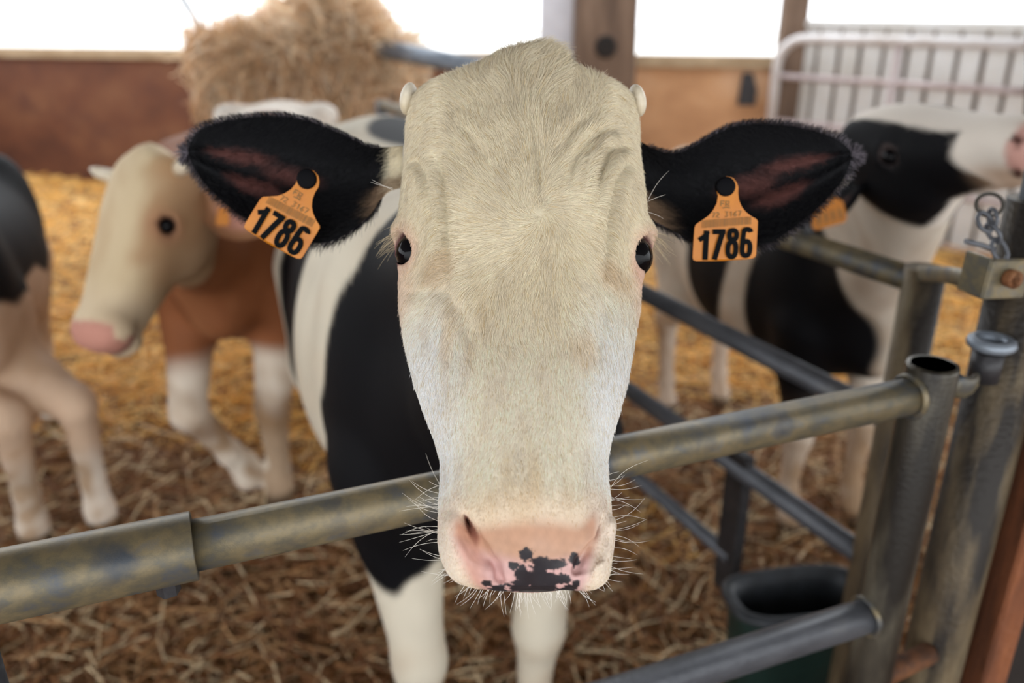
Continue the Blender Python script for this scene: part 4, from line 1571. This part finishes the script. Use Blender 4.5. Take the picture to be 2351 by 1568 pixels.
# ------------------------------------------------------------------ ear tags
M_TAG = noise_mat('orange_tag_plastic', [(0.3, lin(186, 108, 10)), (0.7, lin(204, 126, 18))], scale=(40, 40, 40), rough=0.45, bump=0.05)
M_PRINT = mat('black_print', lin(16, 18, 20), rough=0.8, spec=0.05)
M_PRINT_FADED = mat('faded_print', lin(128, 92, 40), rough=0.6)
M_STUD = mat('black_stud', lin(8, 8, 12), rough=0.7, spec=0.1)


def extrude(mb, pts, fr, z0, z1):
    n_ = len(pts)
    vs = [fr(x, y, z0) for x, y in pts] + [fr(x, y, z1) for x, y in pts]
    mb.add(vs, [tuple(range(n_)), tuple(reversed(range(n_, 2 * n_)))] + [(i, i + n_, (i + 1) % n_ + n_, (i + 1) % n_) for i in range(n_)])


def stroke(mb, pts, w, fr, z, closed=False, caps=True):
    """flat ribbon of half width w along pts"""
    p = np.array(pts, float)
    n_ = len(p)
    vs = []
    for i in range(n_):
        a = p[i - 1] if (i > 0 or closed) else p[i]
        b = p[(i + 1) % n_] if (i < n_ - 1 or closed) else p[i]
        t = (b - a) / np.linalg.norm(b - a)
        nn = np.array([-t[1], t[0]])
        vs += [fr(*(p[i] + nn * w), z), fr(*(p[i] - nn * w), z)]
    fs = [(2 * i, 2 * i + 1, 2 * ((i + 1) % n_) + 1, 2 * ((i + 1) % n_)) for i in range(n_ if closed else n_ - 1)]
    mb.add(vs, fs)


def arc(cx, cy, rx, ry, a0, a1, n_=18, e=0.8):
    out = []
    for a in np.linspace(math.radians(a0), math.radians(a1), n_):
        c, s = math.cos(a), math.sin(a)
        out.append((cx + rx * math.copysign(abs(c) ** e, c), cy + ry * math.copysign(abs(s) ** e, s)))
    return out


TAG_OUT = [(905, 60), (940, 140), (938, 250), (958, 370), (1010, 480), (1085, 565), (1185, 635), (1280, 682), (1303, 715), (1306, 780), (1302, 1290), (1285, 1335), (1240, 1362), (1150, 1375),
           (700, 1408), (260, 1415), (205, 1395), (188, 1345), (190, 1240), (203, 840), (225, 785), (330, 712), (430, 640), (510, 545), (570, 425), (590, 300), (560, 200), (560, 90), (625, -5), (735, -40), (845, -10)]


def ear_tag(label, pivot_px, d, rot, scale, tilt, group):
    """plate with the number, in its own frame: tag units are measured from the stud"""
    c0 = P(pivot_px[0], pivot_px[1], d)
    k = scale * d / FPX
    cr, sr = math.cos(rot), math.sin(rot)
    ex_ = AX_R * cr - AX_U * sr
    ey_ = -AX_U * cr - AX_R * sr
    ez_ = -AX_F + AX_U * tilt[1] + AX_R * tilt[0]
    ex_ = unit(ex_ - unit(ez_) * (ex_ @ unit(ez_)))
    ey_ = unit(ey_ - unit(ez_) * (ey_ @ unit(ez_)) - ex_ * (ey_ @ ex_))
    ez_ = unit(ez_)
    def fr(x, y, z):
        X, Y = (x - 730) * k, (y - 150) * k
        bow = -0.0016 * ((x - 745) / 560) ** 2 - .001 * ((y - 700) / 700) ** 2
        return c0 + ex_ * X + ey_ * Y + ez_ * (z + bow)
    root = empty('ear_tag', c0)
    tag(root, label, 'ear tag', group)
    mb = MB()
    extrude(mb, TAG_OUT, fr, -0.0006, 0.0006)
    mb.build('plate', M_TAG, root)
    mb = MB()
    a = fr(712, 138, -.004)
    mb.tube([a, fr(712, 138, .0022), fr(712, 138, .0036), fr(712, 138, .0038)], [165 * k, 168 * k, 130 * k, 20 * k], 24)
    mb.build('stud', M_STUD, root, True)
    z = .0013
    w = 43
    D = {}
    mb = MB(); stroke(mb, [(408, 890), (400, 1392)], 46, fr, z); stroke(mb, [(430, 905), (385, 985), (285, 1055)], 41, fr, z + .0001); D['1'] = mb
    mb = MB(); stroke(mb, [(515, 912), (735, 905)], 41, fr, z); stroke(mb, [(690, 905), (640, 1080), (560, 1388)], 46, fr, z + .0001); D['7'] = mb
    mb = MB(); stroke(mb, arc(868, 962, 64, 78, 0, 350, 36), w, fr, z, True); stroke(mb, arc(860, 1205, 70, 130, 0, 350, 36), w, fr, z + .0001, True); D['8'] = mb
    mb = MB(); stroke(mb, arc(1110, 1190, 72, 122, 0, 350, 36), w, fr, z, True)
    stroke(mb, [(1040, 1190), (1046, 1030), (1056, 930)] + arc(1120, 925, 64, 62, 185, 350, 14), w, fr, z + .0001); D['6'] = mb
    for ch_ in '1786':
        D[ch_].build('digit', M_PRINT, root)
    mb = MB()
    x = 322
    r_ = random.Random(4)
    while x < 1180:
        w_ = r_.choice((5, 8, 11))
        dy = -0.085 * (x - 322)
        mb.add([fr(x, 715 + dy, .0010), fr(x + w_, 715 + dy, .0010), fr(x + w_, 850 + dy, .0010), fr(x, 850 + dy, .0010)], [(0, 3, 2, 1)])
        x += w_ + r_.choice((7, 10, 14))
    mb.build('barcode', M_PRINT_FADED, root)
    # small line of numbers and a mark above it
    seg = {'7': [[(0, 0), (1, 0), (.4, 1)]], '2': [[(0, .1), (.5, 0), (1, .25), (0, 1), (1, 1)]], '3': [[(0, 0), (1, 0), (.4, .45), (1, .7), (.5, 1), (0, .95)]], '1': [[(.2, .15), (.6, 0), (.6, 1)]],
           '6': [[(.9, 0), (.2, .45), (0, .8), (.5, 1), (1, .75), (.5, .5), (.1, .65)]]}
    mb = MB()
    x, y = 490, 585
    for ch_ in '72 3167':
        if ch_ != ' ':
            for s_ in seg[ch_]:
                stroke(mb, [(x + a * 52, y + b * 85) for a, b in s_], 9, fr, .0010)
        x += 76
        y -= 6
    mb.build('small_number', M_PRINT_FADED, root)
    mb = MB()
    for pts in ([(640, 470), (640, 385), (700, 385)], [(640, 425), (690, 425)], [(725, 470), (725, 385), (785, 390), (780, 425), (728, 428), (790, 470)], [(670, 505), (740, 490), (800, 500)]):
        stroke(mb, pts, 10, fr, .0010)
    mb.build('mark', M_PRINT_FADED, root)
    return root


ear_tag('orange ear tag 1786 hanging straight from the ear at the picture right', (1667.8, 430), .826, math.radians(0.5), 1 / 7.465, (0.05, -.10), 'ear tags of the white-faced cow')
ear_tag('orange ear tag 1786 hanging tilted from the ear at the picture left', (706, 414), .826, math.radians(32.5), 1 / 7.25, (-0.05, -.10), 'ear tags of the white-faced cow')
# the tag of the cow behind the rear gate
tq = P(1902, 492, 1.72)
tt = empty('ear_tag', tq)
mb = MB()
def frq(x, y, z):
    return tq + AX_R * (x * .98 + y * .2) - AX_U * (y - x * .25) - AX_F * z
extrude(mb, [(-.034, -.016), (-.012, -.030), (.016, -.034), (.034, -.018), (.036, .016), (.030, .024), (-.032, .026), (-.038, .018)], frq, -.001, .001)
mb.build('plate', M_TAG, tt)
mb = MB()
for i in range(4):
    stroke(mb, [(-.024 + i * .015, -.006), (-.020 + i * .015, .004), (-.024 + i * .015, .016)], .003, frq, .0015)
mb.build('digits', M_PRINT_FADED, tt)
tag(tt, 'blurred orange ear tag under the ear of the cow behind the rear gate', 'ear tag')
tq2 = P(511, 500, 2.0)
t2 = empty('ear_tag', tq2)
mb = MB()
def frq2(x, y, z):
    return tq2 + AX_R * x - AX_U * y - AX_F * z
extrude(mb, [(-.010, -.026), (.006, -.028), (.016, -.018), (.017, .014), (.012, .019), (-.013, .019), (-.017, .012)], frq2, -.001, .001)
mb.build('plate', M_TAG, t2)
tag(t2, 'small blurred orange ear tag on the brown cow', 'ear tag')

# ------------------------------------------------------------------ fur of the white-faced cow
def hair_obj(name, pts, radius, colors, material, parent, normals=None):
    """pts (N, K, 3), radius (K,), colors (N, 3)"""
    N_, K_ = pts.shape[:2]
    hc_ = bpy.data.hair_curves.new(name)
    hc_.add_curves([K_] * N_)
    hc_.position_data.foreach_set('vector', pts.astype(np.float32).ravel())
    a = hc_.attributes.get('radius') or hc_.attributes.new('radius', 'FLOAT', 'POINT')
    a.data.foreach_set('value', np.tile(np.asarray(radius, np.float32), N_))
    a = hc_.attributes.new('hair_colour', 'FLOAT_COLOR', 'CURVE')
    c = np.ones((N_, 4), np.float32)
    c[:, :3] = colors
    a.data.foreach_set('color', c.ravel())
    if normals is not None:
        a = hc_.attributes.new('skin_normal', 'FLOAT_VECTOR', 'CURVE')
        a.data.foreach_set('vector', np.asarray(normals, np.float32).ravel())
    hc_.materials.append(material)
    o = bpy.data.objects.new(name, hc_)
    COL.objects.link(o)
    set_parent(o, parent)
    tag(o, kind='stuff')
    return o


M_HAIR = mat('short_coat_hair', rough=0.55, attr='hair_colour', spec=0.25)
M_FUR = mat('lying_coat_hair', rough=0.6, attr='hair_colour', spec=0.2)
nt_ = M_FUR.node_tree
at_ = nt_.nodes.new('ShaderNodeAttribute')
at_.attribute_name = 'skin_normal'
ge_ = nt_.nodes.new('ShaderNodeNewGeometry')
mx_ = nt_.nodes.new('ShaderNodeMix')
mx_.data_type = 'VECTOR'
mx_.inputs['Factor'].default_value = 0.45
nt_.links.new(at_.outputs['Vector'], mx_.inputs['A'])
nt_.links.new(ge_.outputs['Normal'], mx_.inputs['B'])
vn_ = nt_.nodes.new('ShaderNodeVectorMath')
vn_.operation = 'NORMALIZE'
nt_.links.new(mx_.outputs['Result'], vn_.inputs[0])
nt_.links.new(vn_.outputs['Vector'], nt_.nodes['Principled BSDF'].inputs['Normal'])
M_WHISK = mat('whisker', lin(236, 230, 220), rough=0.4)


def sample(V, F, n_):
    a = V[F]
    cr = np.cross(a[:, 2] - a[:, 0], a[:, 3] - a[:, 1])
    ar = np.linalg.norm(cr, axis=1)
    nr = cr / np.maximum(ar, 1e-12)[:, None]
    i = rng.choice(len(F), n_, p=ar / ar.sum())
    u, v = rng.random(n_)[:, None], rng.random(n_)[:, None]
    q = a[i]
    p = (q[:, 0] * (1 - u) + q[:, 1] * u) * (1 - v) + (q[:, 3] * (1 - u) + q[:, 2] * u) * v
    return p, nr[i]


NFUR = 320000
fp, fn = sample(VH, FH, int(NFUR * 1.6))
hh = hloc(fp)
x_, s_, n_ = hh.T
keep = (n_ > -.135) & (s_ > -.02)
xr_ = x_ - TXC(np.clip(s_, S0H, S_END))
edge = muzzle_edge(xr_)
keep &= ~((s_ > edge - .010 + .020 * rng.random(len(s_)) ** 1.5) & (np.abs(xr_) < bare_half(s_) + .004 * (rng.random(len(s_)) - .5)) & (n_ > -.075))
for (a, b, c) in (EYE_L, EYE_R):
    sg = np.sign(a)
    oc = np.array([sg * .74, 0, .67]); oc /= np.linalg.norm(oc)
    dv_ = np.stack([x_ - a, s_ - b, n_ - c], 1)
    dl_ = np.linalg.norm(dv_, axis=1)
    keep &= ~((dl_ < .0275 + .003 * rng.random(len(dl_))) & (dv_ @ oc > .003))
keep &= (fn @ EN > -.35)
fp, fn, hh = fp[keep], fn[keep], hh[keep]
x_, s_, n_ = hh.T
xw, sw_ = head_xs(1237, 492, 0)
dx, ds = x_ - xw, s_ - sw_
rr_ = np.sqrt(dx ** 2 + ds ** 2) + 1e-6
rx_, rs_ = dx / rr_, ds / rr_
sw1 = 0.75 * np.exp(-rr_ / .035)
rx2, rs2 = rx_ * np.cos(sw1) - rs_ * np.sin(sw1), rx_ * np.sin(sw1) + rs_ * np.cos(sw1)
down = sstep(.03, .14, ds)
dxv = rx2 * (1 - down) + np.clip(x_ * 3.5, -.35, .35) * down
dsv = rs2 * (1 - down) + 1.0 * down
# side of the forehead: sweep outwards and down; crown: sweep upwards in locks
out = sstep(.055, .085, np.abs(x_)) * (1 - down)
dxv = dxv * (1 - out * .5) + np.sign(x_) * .25 * out
dsv = dsv * (1 - out * .5) + .55 * out
lock = vnoise(hh * np.array([1, .55, 0]), 95, 71, 2) * (1 - sstep(.02, .12, s_)) * (.35 + 1.0 * np.exp(-((x_ - .012) / .035) ** 2)) + vnoise(hh, 150, 72, 2) * .16 + vnoise(hh, 420, 74, 2) * .14
ca, sa = np.cos(lock), np.sin(lock)
dxv, dsv = dxv * ca - dsv * sa, dxv * sa + dsv * ca
d3 = EX * dxv[:, None] + ES * dsv[:, None]
d3 = d3 - fn * (d3 * fn).sum(1)[:, None]
d3 /= np.linalg.norm(d3, axis=1)[:, None] + 1e-9
ln = .0090 + .013 * (1 - sstep(.05, .12, s_)) * np.exp(-((x_ - .012) / .030) ** 2) - .0045 * sstep(.25, .38, s_) - .002 * sstep(.07, .1, np.abs(x_))
ln = ln * (.65 + .7 * rng.random(len(ln)))
for (a, b, c) in (EYE_L, EYE_R):
    ln *= .30 + .70 * sstep(.024, .050, np.sqrt((x_ - a) ** 2 + (s_ - b) ** 2 + (n_ - c) ** 2))
ln *= .45 + .55 * sstep(.0, .03, muzzle_edge(x_ - TXC(np.clip(s_, S0H, S_END))) - s_)
lift = .05 + .09 * rng.random(len(ln)) + .10 * (1 - sstep(.03, .10, s_)) * np.exp(-((x_ - .012) / .035) ** 2)
cen_ = (rr_ < .007)[:, None]
jit = rng.normal(size=(len(ln), 3)) * np.where(cen_, .8, .10)
side = np.cross(fn, d3)
curl = vnoise(hh, 60, 75, 2)[:, None] * side * .22
base_c = face_colour(hh, fp)
tone = (.80 + .32 * rng.random(len(ln)) - .10 * np.clip(vnoise(hh * np.array([1, .25, 1]), 330, 78, 2), 0, 1))[:, None]
hair_c = np.clip(base_c * tone * np.array([1.21, 1.175, 1.17]), 0, .93)
yel = (rng.random(len(ln)) < .10)[:, None]
hair_c = np.where(yel, hair_c * np.array([.80, .70, .52]), hair_c)
L1 = ln[:, None]
pts = np.stack([fp - fn * .0004, fp + (d3 + jit * .3) * L1 * .33 + fn * L1 * (lift * .8)[:, None], fp + (d3 + jit * .7 + curl * .5) * L1 * .68 + fn * L1 * (lift * 1.15)[:, None],
                fp + (d3 + jit + curl) * L1 + fn * L1 * (lift * 1.0)[:, None]], 1)
hair_obj('face_fur', pts, (.00014, .00013, .0001, .00003), hair_c, M_FUR, cow, fn)

# ear fur: a soft fringe on the rims and short hair inside
def ear_fringe():
    P_, C_ = [], []
    for v, f, c, uv in ears:
        nu, nv = 46, 22
        g = v[:nu * nv].reshape(nu, nv, 3)
        rim = np.concatenate([g[4:, 0], g[-1, 1:-1], g[4:, -1][::-1]])
        inn = np.concatenate([g[4:, 2], g[-3, 1:-1], g[4:, -3][::-1]])
        m_ = len(rim)
        N_ = 5200
        t = rng.random(N_) * (m_ - 1.001)
        i = t.astype(int)
        w = (t - i)[:, None]
        p = rim[i] * (1 - w) + rim[i + 1] * w
        q = inn[i] * (1 - w) + inn[i + 1] * w
        o_ = p - q
        o_ /= np.linalg.norm(o_, axis=1)[:, None] + 1e-9
        tan = rim[i + 1] - rim[i]
        tan /= np.linalg.norm(tan, axis=1)[:, None] + 1e-9
        frac = t / m_
        lower = sstep(.60, .90, frac)
        tip = np.exp(-((frac - .5) / .12) ** 2)
        L_ = (.006 + .007 * tip + .010 * lower * (rng.random(N_) ** 2)) * (.5 + .8 * rng.random(N_))
        root_side = v.mean(0) * 0 + tan
        d_ = o_ + rng.normal(size=(N_, 3)) * .22 + tan * np.where(frac < .5, .7, -.7)[:, None]
        d_ = d_ / np.linalg.norm(d_, axis=1)[:, None]
        L1_ = L_[:, None]
        P_.append(np.stack([p - o_ * .002, p + d_ * L1_ * .4, p + d_ * L1_ * .75 + AX_U * L1_ * -.03, p + d_ * L1_ - AX_U * L1_ * .1], 1))
        grey = rng.random(N_) < .45 * (.35 + tip)
        C_.append(np.where(grey[:, None], np.array(lin(120, 112, 120)), np.array(lin(26, 25, 30))))
    hair_obj('ear_fringe', np.concatenate(P_), (.00014, .00013, .0001, .00004), np.concatenate(C_), M_HAIR, cow)
    P_, C_ = [], []
    for v, f, c, uv in ears:
        n2 = 46 * 22
        fi = f[(f < n2).all(1)]
        N_ = 9000
        p, nr = sample(v, fi, N_)
        flipn = np.sign((nr @ -AX_F))[:, None]
        nr = nr * np.where(flipn == 0, 1, flipn)
        ctr = v.mean(0)
        d_ = (p - HEAD_O)
        d_ = d_ / np.linalg.norm(d_, axis=1)[:, None] + rng.normal(size=(N_, 3)) * .35
        d_ -= nr * (d_ * nr).sum(1)[:, None]
        L1_ = (.006 * (.5 + rng.random(N_)))[:, None]
        # hair takes the tone of the skin it grows on
        idx_ = np.array([np.argmin(((v[:n2:3] - q) ** 2).sum(1)) for q in p])
        cc = c[:n2:3][idx_]
        P_.append(np.stack([p, p + d_ * L1_ * .4 + nr * L1_ * .15, p + d_ * L1_ * .75 + nr * L1_ * .2, p + d_ * L1_ + nr * L1_ * .2], 1))
        C_.append(cc * (.8 + .5 * rng.random(N_))[:, None])
    hair_obj('ear_hair', np.concatenate(P_), (.00014, .00013, .0001, .00004), np.concatenate(C_), M_HAIR, cow)


ear_fringe()

# whiskers round the muzzle
wp_, cnt_ = [], 0
def whisk(px, py, dpx, dpy, lenm, bend, d0):
    a = P(px, py, d0)
    dr = unit(AX_R * dpx - AX_U * dpy - AX_F * random.uniform(-.35, .35))
    sd = unit(np.cross(dr, AX_F)) * bend
    return [a - dr * .004, a + dr * lenm * .33 + sd * lenm * .04, a + dr * lenm * .68 + sd * lenm * .17, a + dr * lenm + sd * lenm * .38]


for k in range(62):
    sg = -1 if k % 2 else 1
    t = random.random()
    py = 1090 + 240 * t ** .8
    xl, xr = np.interp(py, [q[0] for q in sil], [q[1] for q in sil]), np.interp(py, [q[0] for q in sil], [q[2] for q in sil])
    px = xl + 2 if sg < 0 else xr - 2
    wp_.append(whisk(px, py, sg, random.uniform(-.45, .30) + t * .25, random.uniform(.010, .034) * (1 if t > .15 else .8), random.uniform(-1, 1), .66))
for k in range(60):
    px = random.uniform(1030, 1385)
    py = np.interp(abs(px - 1208), [0, 60, 110, 150, 185], [1352, 1352, 1345, 1325, 1290])
    wp_.append(whisk(px, py, (px - 1208) / 150 + random.uniform(-.2, .2), 1.0, random.uniform(.006, .022), random.uniform(-.8, .8), .65))
for k in range(26):
    px = random.uniform(1150, 1290)
    wp_.append(whisk(px, 1350, random.uniform(-.35, .35), 1.0, random.uniform(.008, .024), random.uniform(-.8, .8), .70))
wp_.append(whisk(1402, 1118, .55, -1.0, .034, -1.2, .665))
for (px, py, dx_, dy_, l_) in ((893, 432, -1, -.45, .018), (893, 430, -1, -.25, .019), (1492, 450, .5, -1, .03), (1492, 460, 1, -.4, .015), (1492, 488, 1, .35, .014), (1008, 1110, -.6, -1, .03)):
    wp_.append(whisk(px, py, dx_, dy_, l_, random.uniform(-.5, .5), .76))
wp_ = np.array(wp_)
hair_obj('whiskers', wp_, (.00016, .00015, .00012, .00005), np.ones((len(wp_), 3)), M_WHISK, cow)
lash = []
for (x, s, n), sg in ((EYE_L, -1), (EYE_R, 1)):
    c = HEAD_O + EX * x + ES * s + EN * n
    for k in range(34):
        a = c + EX * sg * (.016 + .008 * random.random()) - ES * (.012 + .010 * random.random()) + EN * random.uniform(-.012, .014)
        dr = unit(EX * sg * random.uniform(.6, 1.2) + ES * random.uniform(.3, 1.1) + EN * random.uniform(-.3, .4))
        l_ = random.uniform(.010, .026)
        lash.append([a, a + dr * l_ * .35, a + dr * l_ * .7 + ES * l_ * .06, a + dr * l_ + ES * l_ * .2])
lash = np.array(lash)
hair_obj('eyelashes', lash, (.00015, .00014, .0001, .00004), np.tile(np.array(lin(196, 178, 146)), (len(lash), 1)), M_HAIR, cow)

# ------------------------------------------------------------------ straw
def straw_mesh(name, pos, dirs, length, rad, bend, cols, label, parent=None):
    N_ = len(pos)
    d = dirs / np.linalg.norm(dirs, axis=1)[:, None]
    h_ = np.tile(np.array([0, 0, 1.0]), (N_, 1))
    sd = np.cross(d, h_) + 1e-6
    sd /= np.linalg.norm(sd, axis=1)[:, None]
    u_ = np.cross(sd, d)
    V_ = []
    for t, k in ((-.5, 1.0), (0.0, 0.0), (.5, 1.0)):
        c = pos + d * (length * t)[:, None] + (sd * bend[:, :1] + u_ * bend[:, 1:2]) * (k * length)[:, None]
        for a in (90, 210, 330):
            V_.append(c + (sd * math.cos(math.radians(a)) + u_ * .7 * math.sin(math.radians(a))) * rad[:, None])
    V_ = np.stack(V_, 1).reshape(-1, 3)
    q = []
    for r_ in range(2):
        for j in range(3):
            k = (j + 1) % 3
            q.append((r_ * 3 + j, r_ * 3 + k, r_ * 3 + 3 + k, r_ * 3 + 3 + j))
    q = np.array(q)
    F_ = (np.arange(N_)[:, None, None] * 9 + q[None]).reshape(-1, 4)
    o = mesh_obj(name, V_, F_, M_STRAW, parent, smooth=False, colors=np.repeat(cols, 9, axis=0))
    tag(o, label, None if parent else 'straw', kind='stuff')
    return o


M_STRAW = mat('straw_stalk', rough=0.5, attr='Col', spec=0.35)
GOLD = np.array([lin(236, 180, 92), lin(220, 160, 76), lin(246, 212, 146), lin(198, 138, 62), lin(240, 194, 112)])
SOIL = np.array([lin(162, 116, 74), lin(136, 90, 56), lin(188, 146, 102), lin(110, 74, 48), lin(232, 208, 168)])
NS = 62000
# denser near the gate, where stalks show larger
yy = 0.9 + 7.6 * rng.random(NS) ** 1.5
xx = (rng.random(NS) * 2 - 1) * (1.0 + .66 * yy) - .1
okw = (xx > FX0 + .35) & ((np.stack([xx, yy, 0 * xx], 1) - PA) @ wn > .12) & ((np.stack([xx, yy, 0 * xx], 1) - S0) @ sn > .12)
xx, yy = xx[okw], yy[okw]
NS = len(xx)
zz = ground_h(xx, yy) + .004 + .05 * rng.random(NS) ** 2
an = rng.random(NS) * 2 * math.pi
dr = np.stack([np.cos(an), np.sin(an), rng.normal(size=NS) * .22], 1)
lg = .05 + .20 * rng.random(NS) ** 1.6
pz = np.stack([xx, yy, np.zeros(NS)], 1)
soil = np.clip(sstep(3.3, 2.2, yy + .7 * vnoise(pz, 2.2, 81, 2)) + sstep(.45, 1.0, xx) * sstep(3.6, 2.6, yy) * .5, 0, 1)
pick = rng.integers(0, 5, NS)
cols = np.where((rng.random(NS) < soil)[:, None], SOIL[pick], GOLD[pick]) * (.88 + .45 * rng.random(NS))[:, None]
straw_mesh('straw_bedding', np.stack([xx, yy, zz], 1), dr, lg, .0016 + .0016 * rng.random(NS) + .0004 * yy, rng.normal(size=(NS, 2)) * .07, cols,
           'loose golden straw strewn over the floor of the pen')
# the heap on the hay rack
NH = 15000
cx_, cy_ = (rx0 + rx1) / 2, (ry0 + ry1) / 2
a = rng.random(NH) * 2 * math.pi
r = np.sqrt(rng.random(NH))
hx = cx_ + (rx1 - rx0) * .56 * r * np.cos(a)
hy_ = cy_ + .52 * r * np.sin(a)
fx_ = (hx - rx0) / (rx1 - rx0)
ridge = np.interp(fx_, [-.1, .0, .12, .33, .42, .6, .78, .92, 1.05], [1.40, 1.50, 1.50, 1.52, 1.70, 1.74, 1.72, 1.58, 1.44])
hz_ = 1.0 + (ridge - 1.0) * (1 - .55 * r ** 3) * rng.random(NH) ** .35
fall = rng.random(NH) < .33
hv = np.stack([hx, hy_, hz_], 1)
hx = hx + .07 * vnoise(hv, 11, 91, 2)
hz_ = hz_ + .06 * vnoise(hv, 12, 92, 2)
hz_ = np.where(fall, .62 + .8 * rng.random(NH), hz_)
hy_ = np.where(fall, ry0 - .10 + .16 * rng.random(NH) + (1.35 - hz_) * .1, hy_)
hx = np.where(fall, cx_ + (rx1 - rx0) * (rng.random(NH) - .55) * 1.1, hx)
el = rng.normal(size=NH) * .35
dr = np.stack([np.cos(a), np.sin(a), el], 1)
dr = np.where(fall[:, None], np.stack([rng.normal(size=NH) * .35, rng.normal(size=NH) * .3, -np.ones(NH)], 1), dr)
tid = rng.integers(0, 170, NH)
tdir = rng.normal(size=(170, 3)) * np.array([1, .7, .6])
tdir /= np.linalg.norm(tdir, axis=1)[:, None]
tpos = np.stack([cx_ + (rx1 - rx0) * .58 * (rng.random(170) * 2 - 1), ry0 + .55 * rng.random(170) - .12, np.zeros(170)], 1)
tpos[:, 2] = np.interp((tpos[:, 0] - rx0) / (rx1 - rx0), [-.1, .0, .12, .33, .42, .6, .78, .92, 1.05], [1.36, 1.46, 1.46, 1.48, 1.64, 1.68, 1.66, 1.52, 1.40]) - .30 * rng.random(170) ** 1.5
tuft = (rng.random(NH) < .40) & ~fall
jx = rng.normal(size=(NH, 3)) * .045
hx, hy_, hz_ = [np.where(tuft, tpos[tid, k_] + jx[:, k_], v_) for k_, v_ in ((0, hx), (1, hy_), (2, hz_))]
dr = np.where(tuft[:, None], tdir[tid] + rng.normal(size=(NH, 3)) * .22, dr)
HEAPC = np.array([lin(236, 202, 162), lin(220, 182, 140), lin(248, 230, 204), lin(200, 160, 120), lin(242, 214, 176)])
cols = HEAPC[rng.integers(0, 5, NH)] * (.9 + .4 * rng.random(NH))[:, None] * (.80 + .35 * rng.random(170))[tid][:, None]
heap = straw_mesh('straw_heap', np.stack([hx, hy_, hz_], 1), dr, .14 + .26 * rng.random(NH), .003 + .003 * rng.random(NH), rng.normal(size=(NH, 2)) * .09, cols,
                  'tousled heap of straw piled on the hay rack')
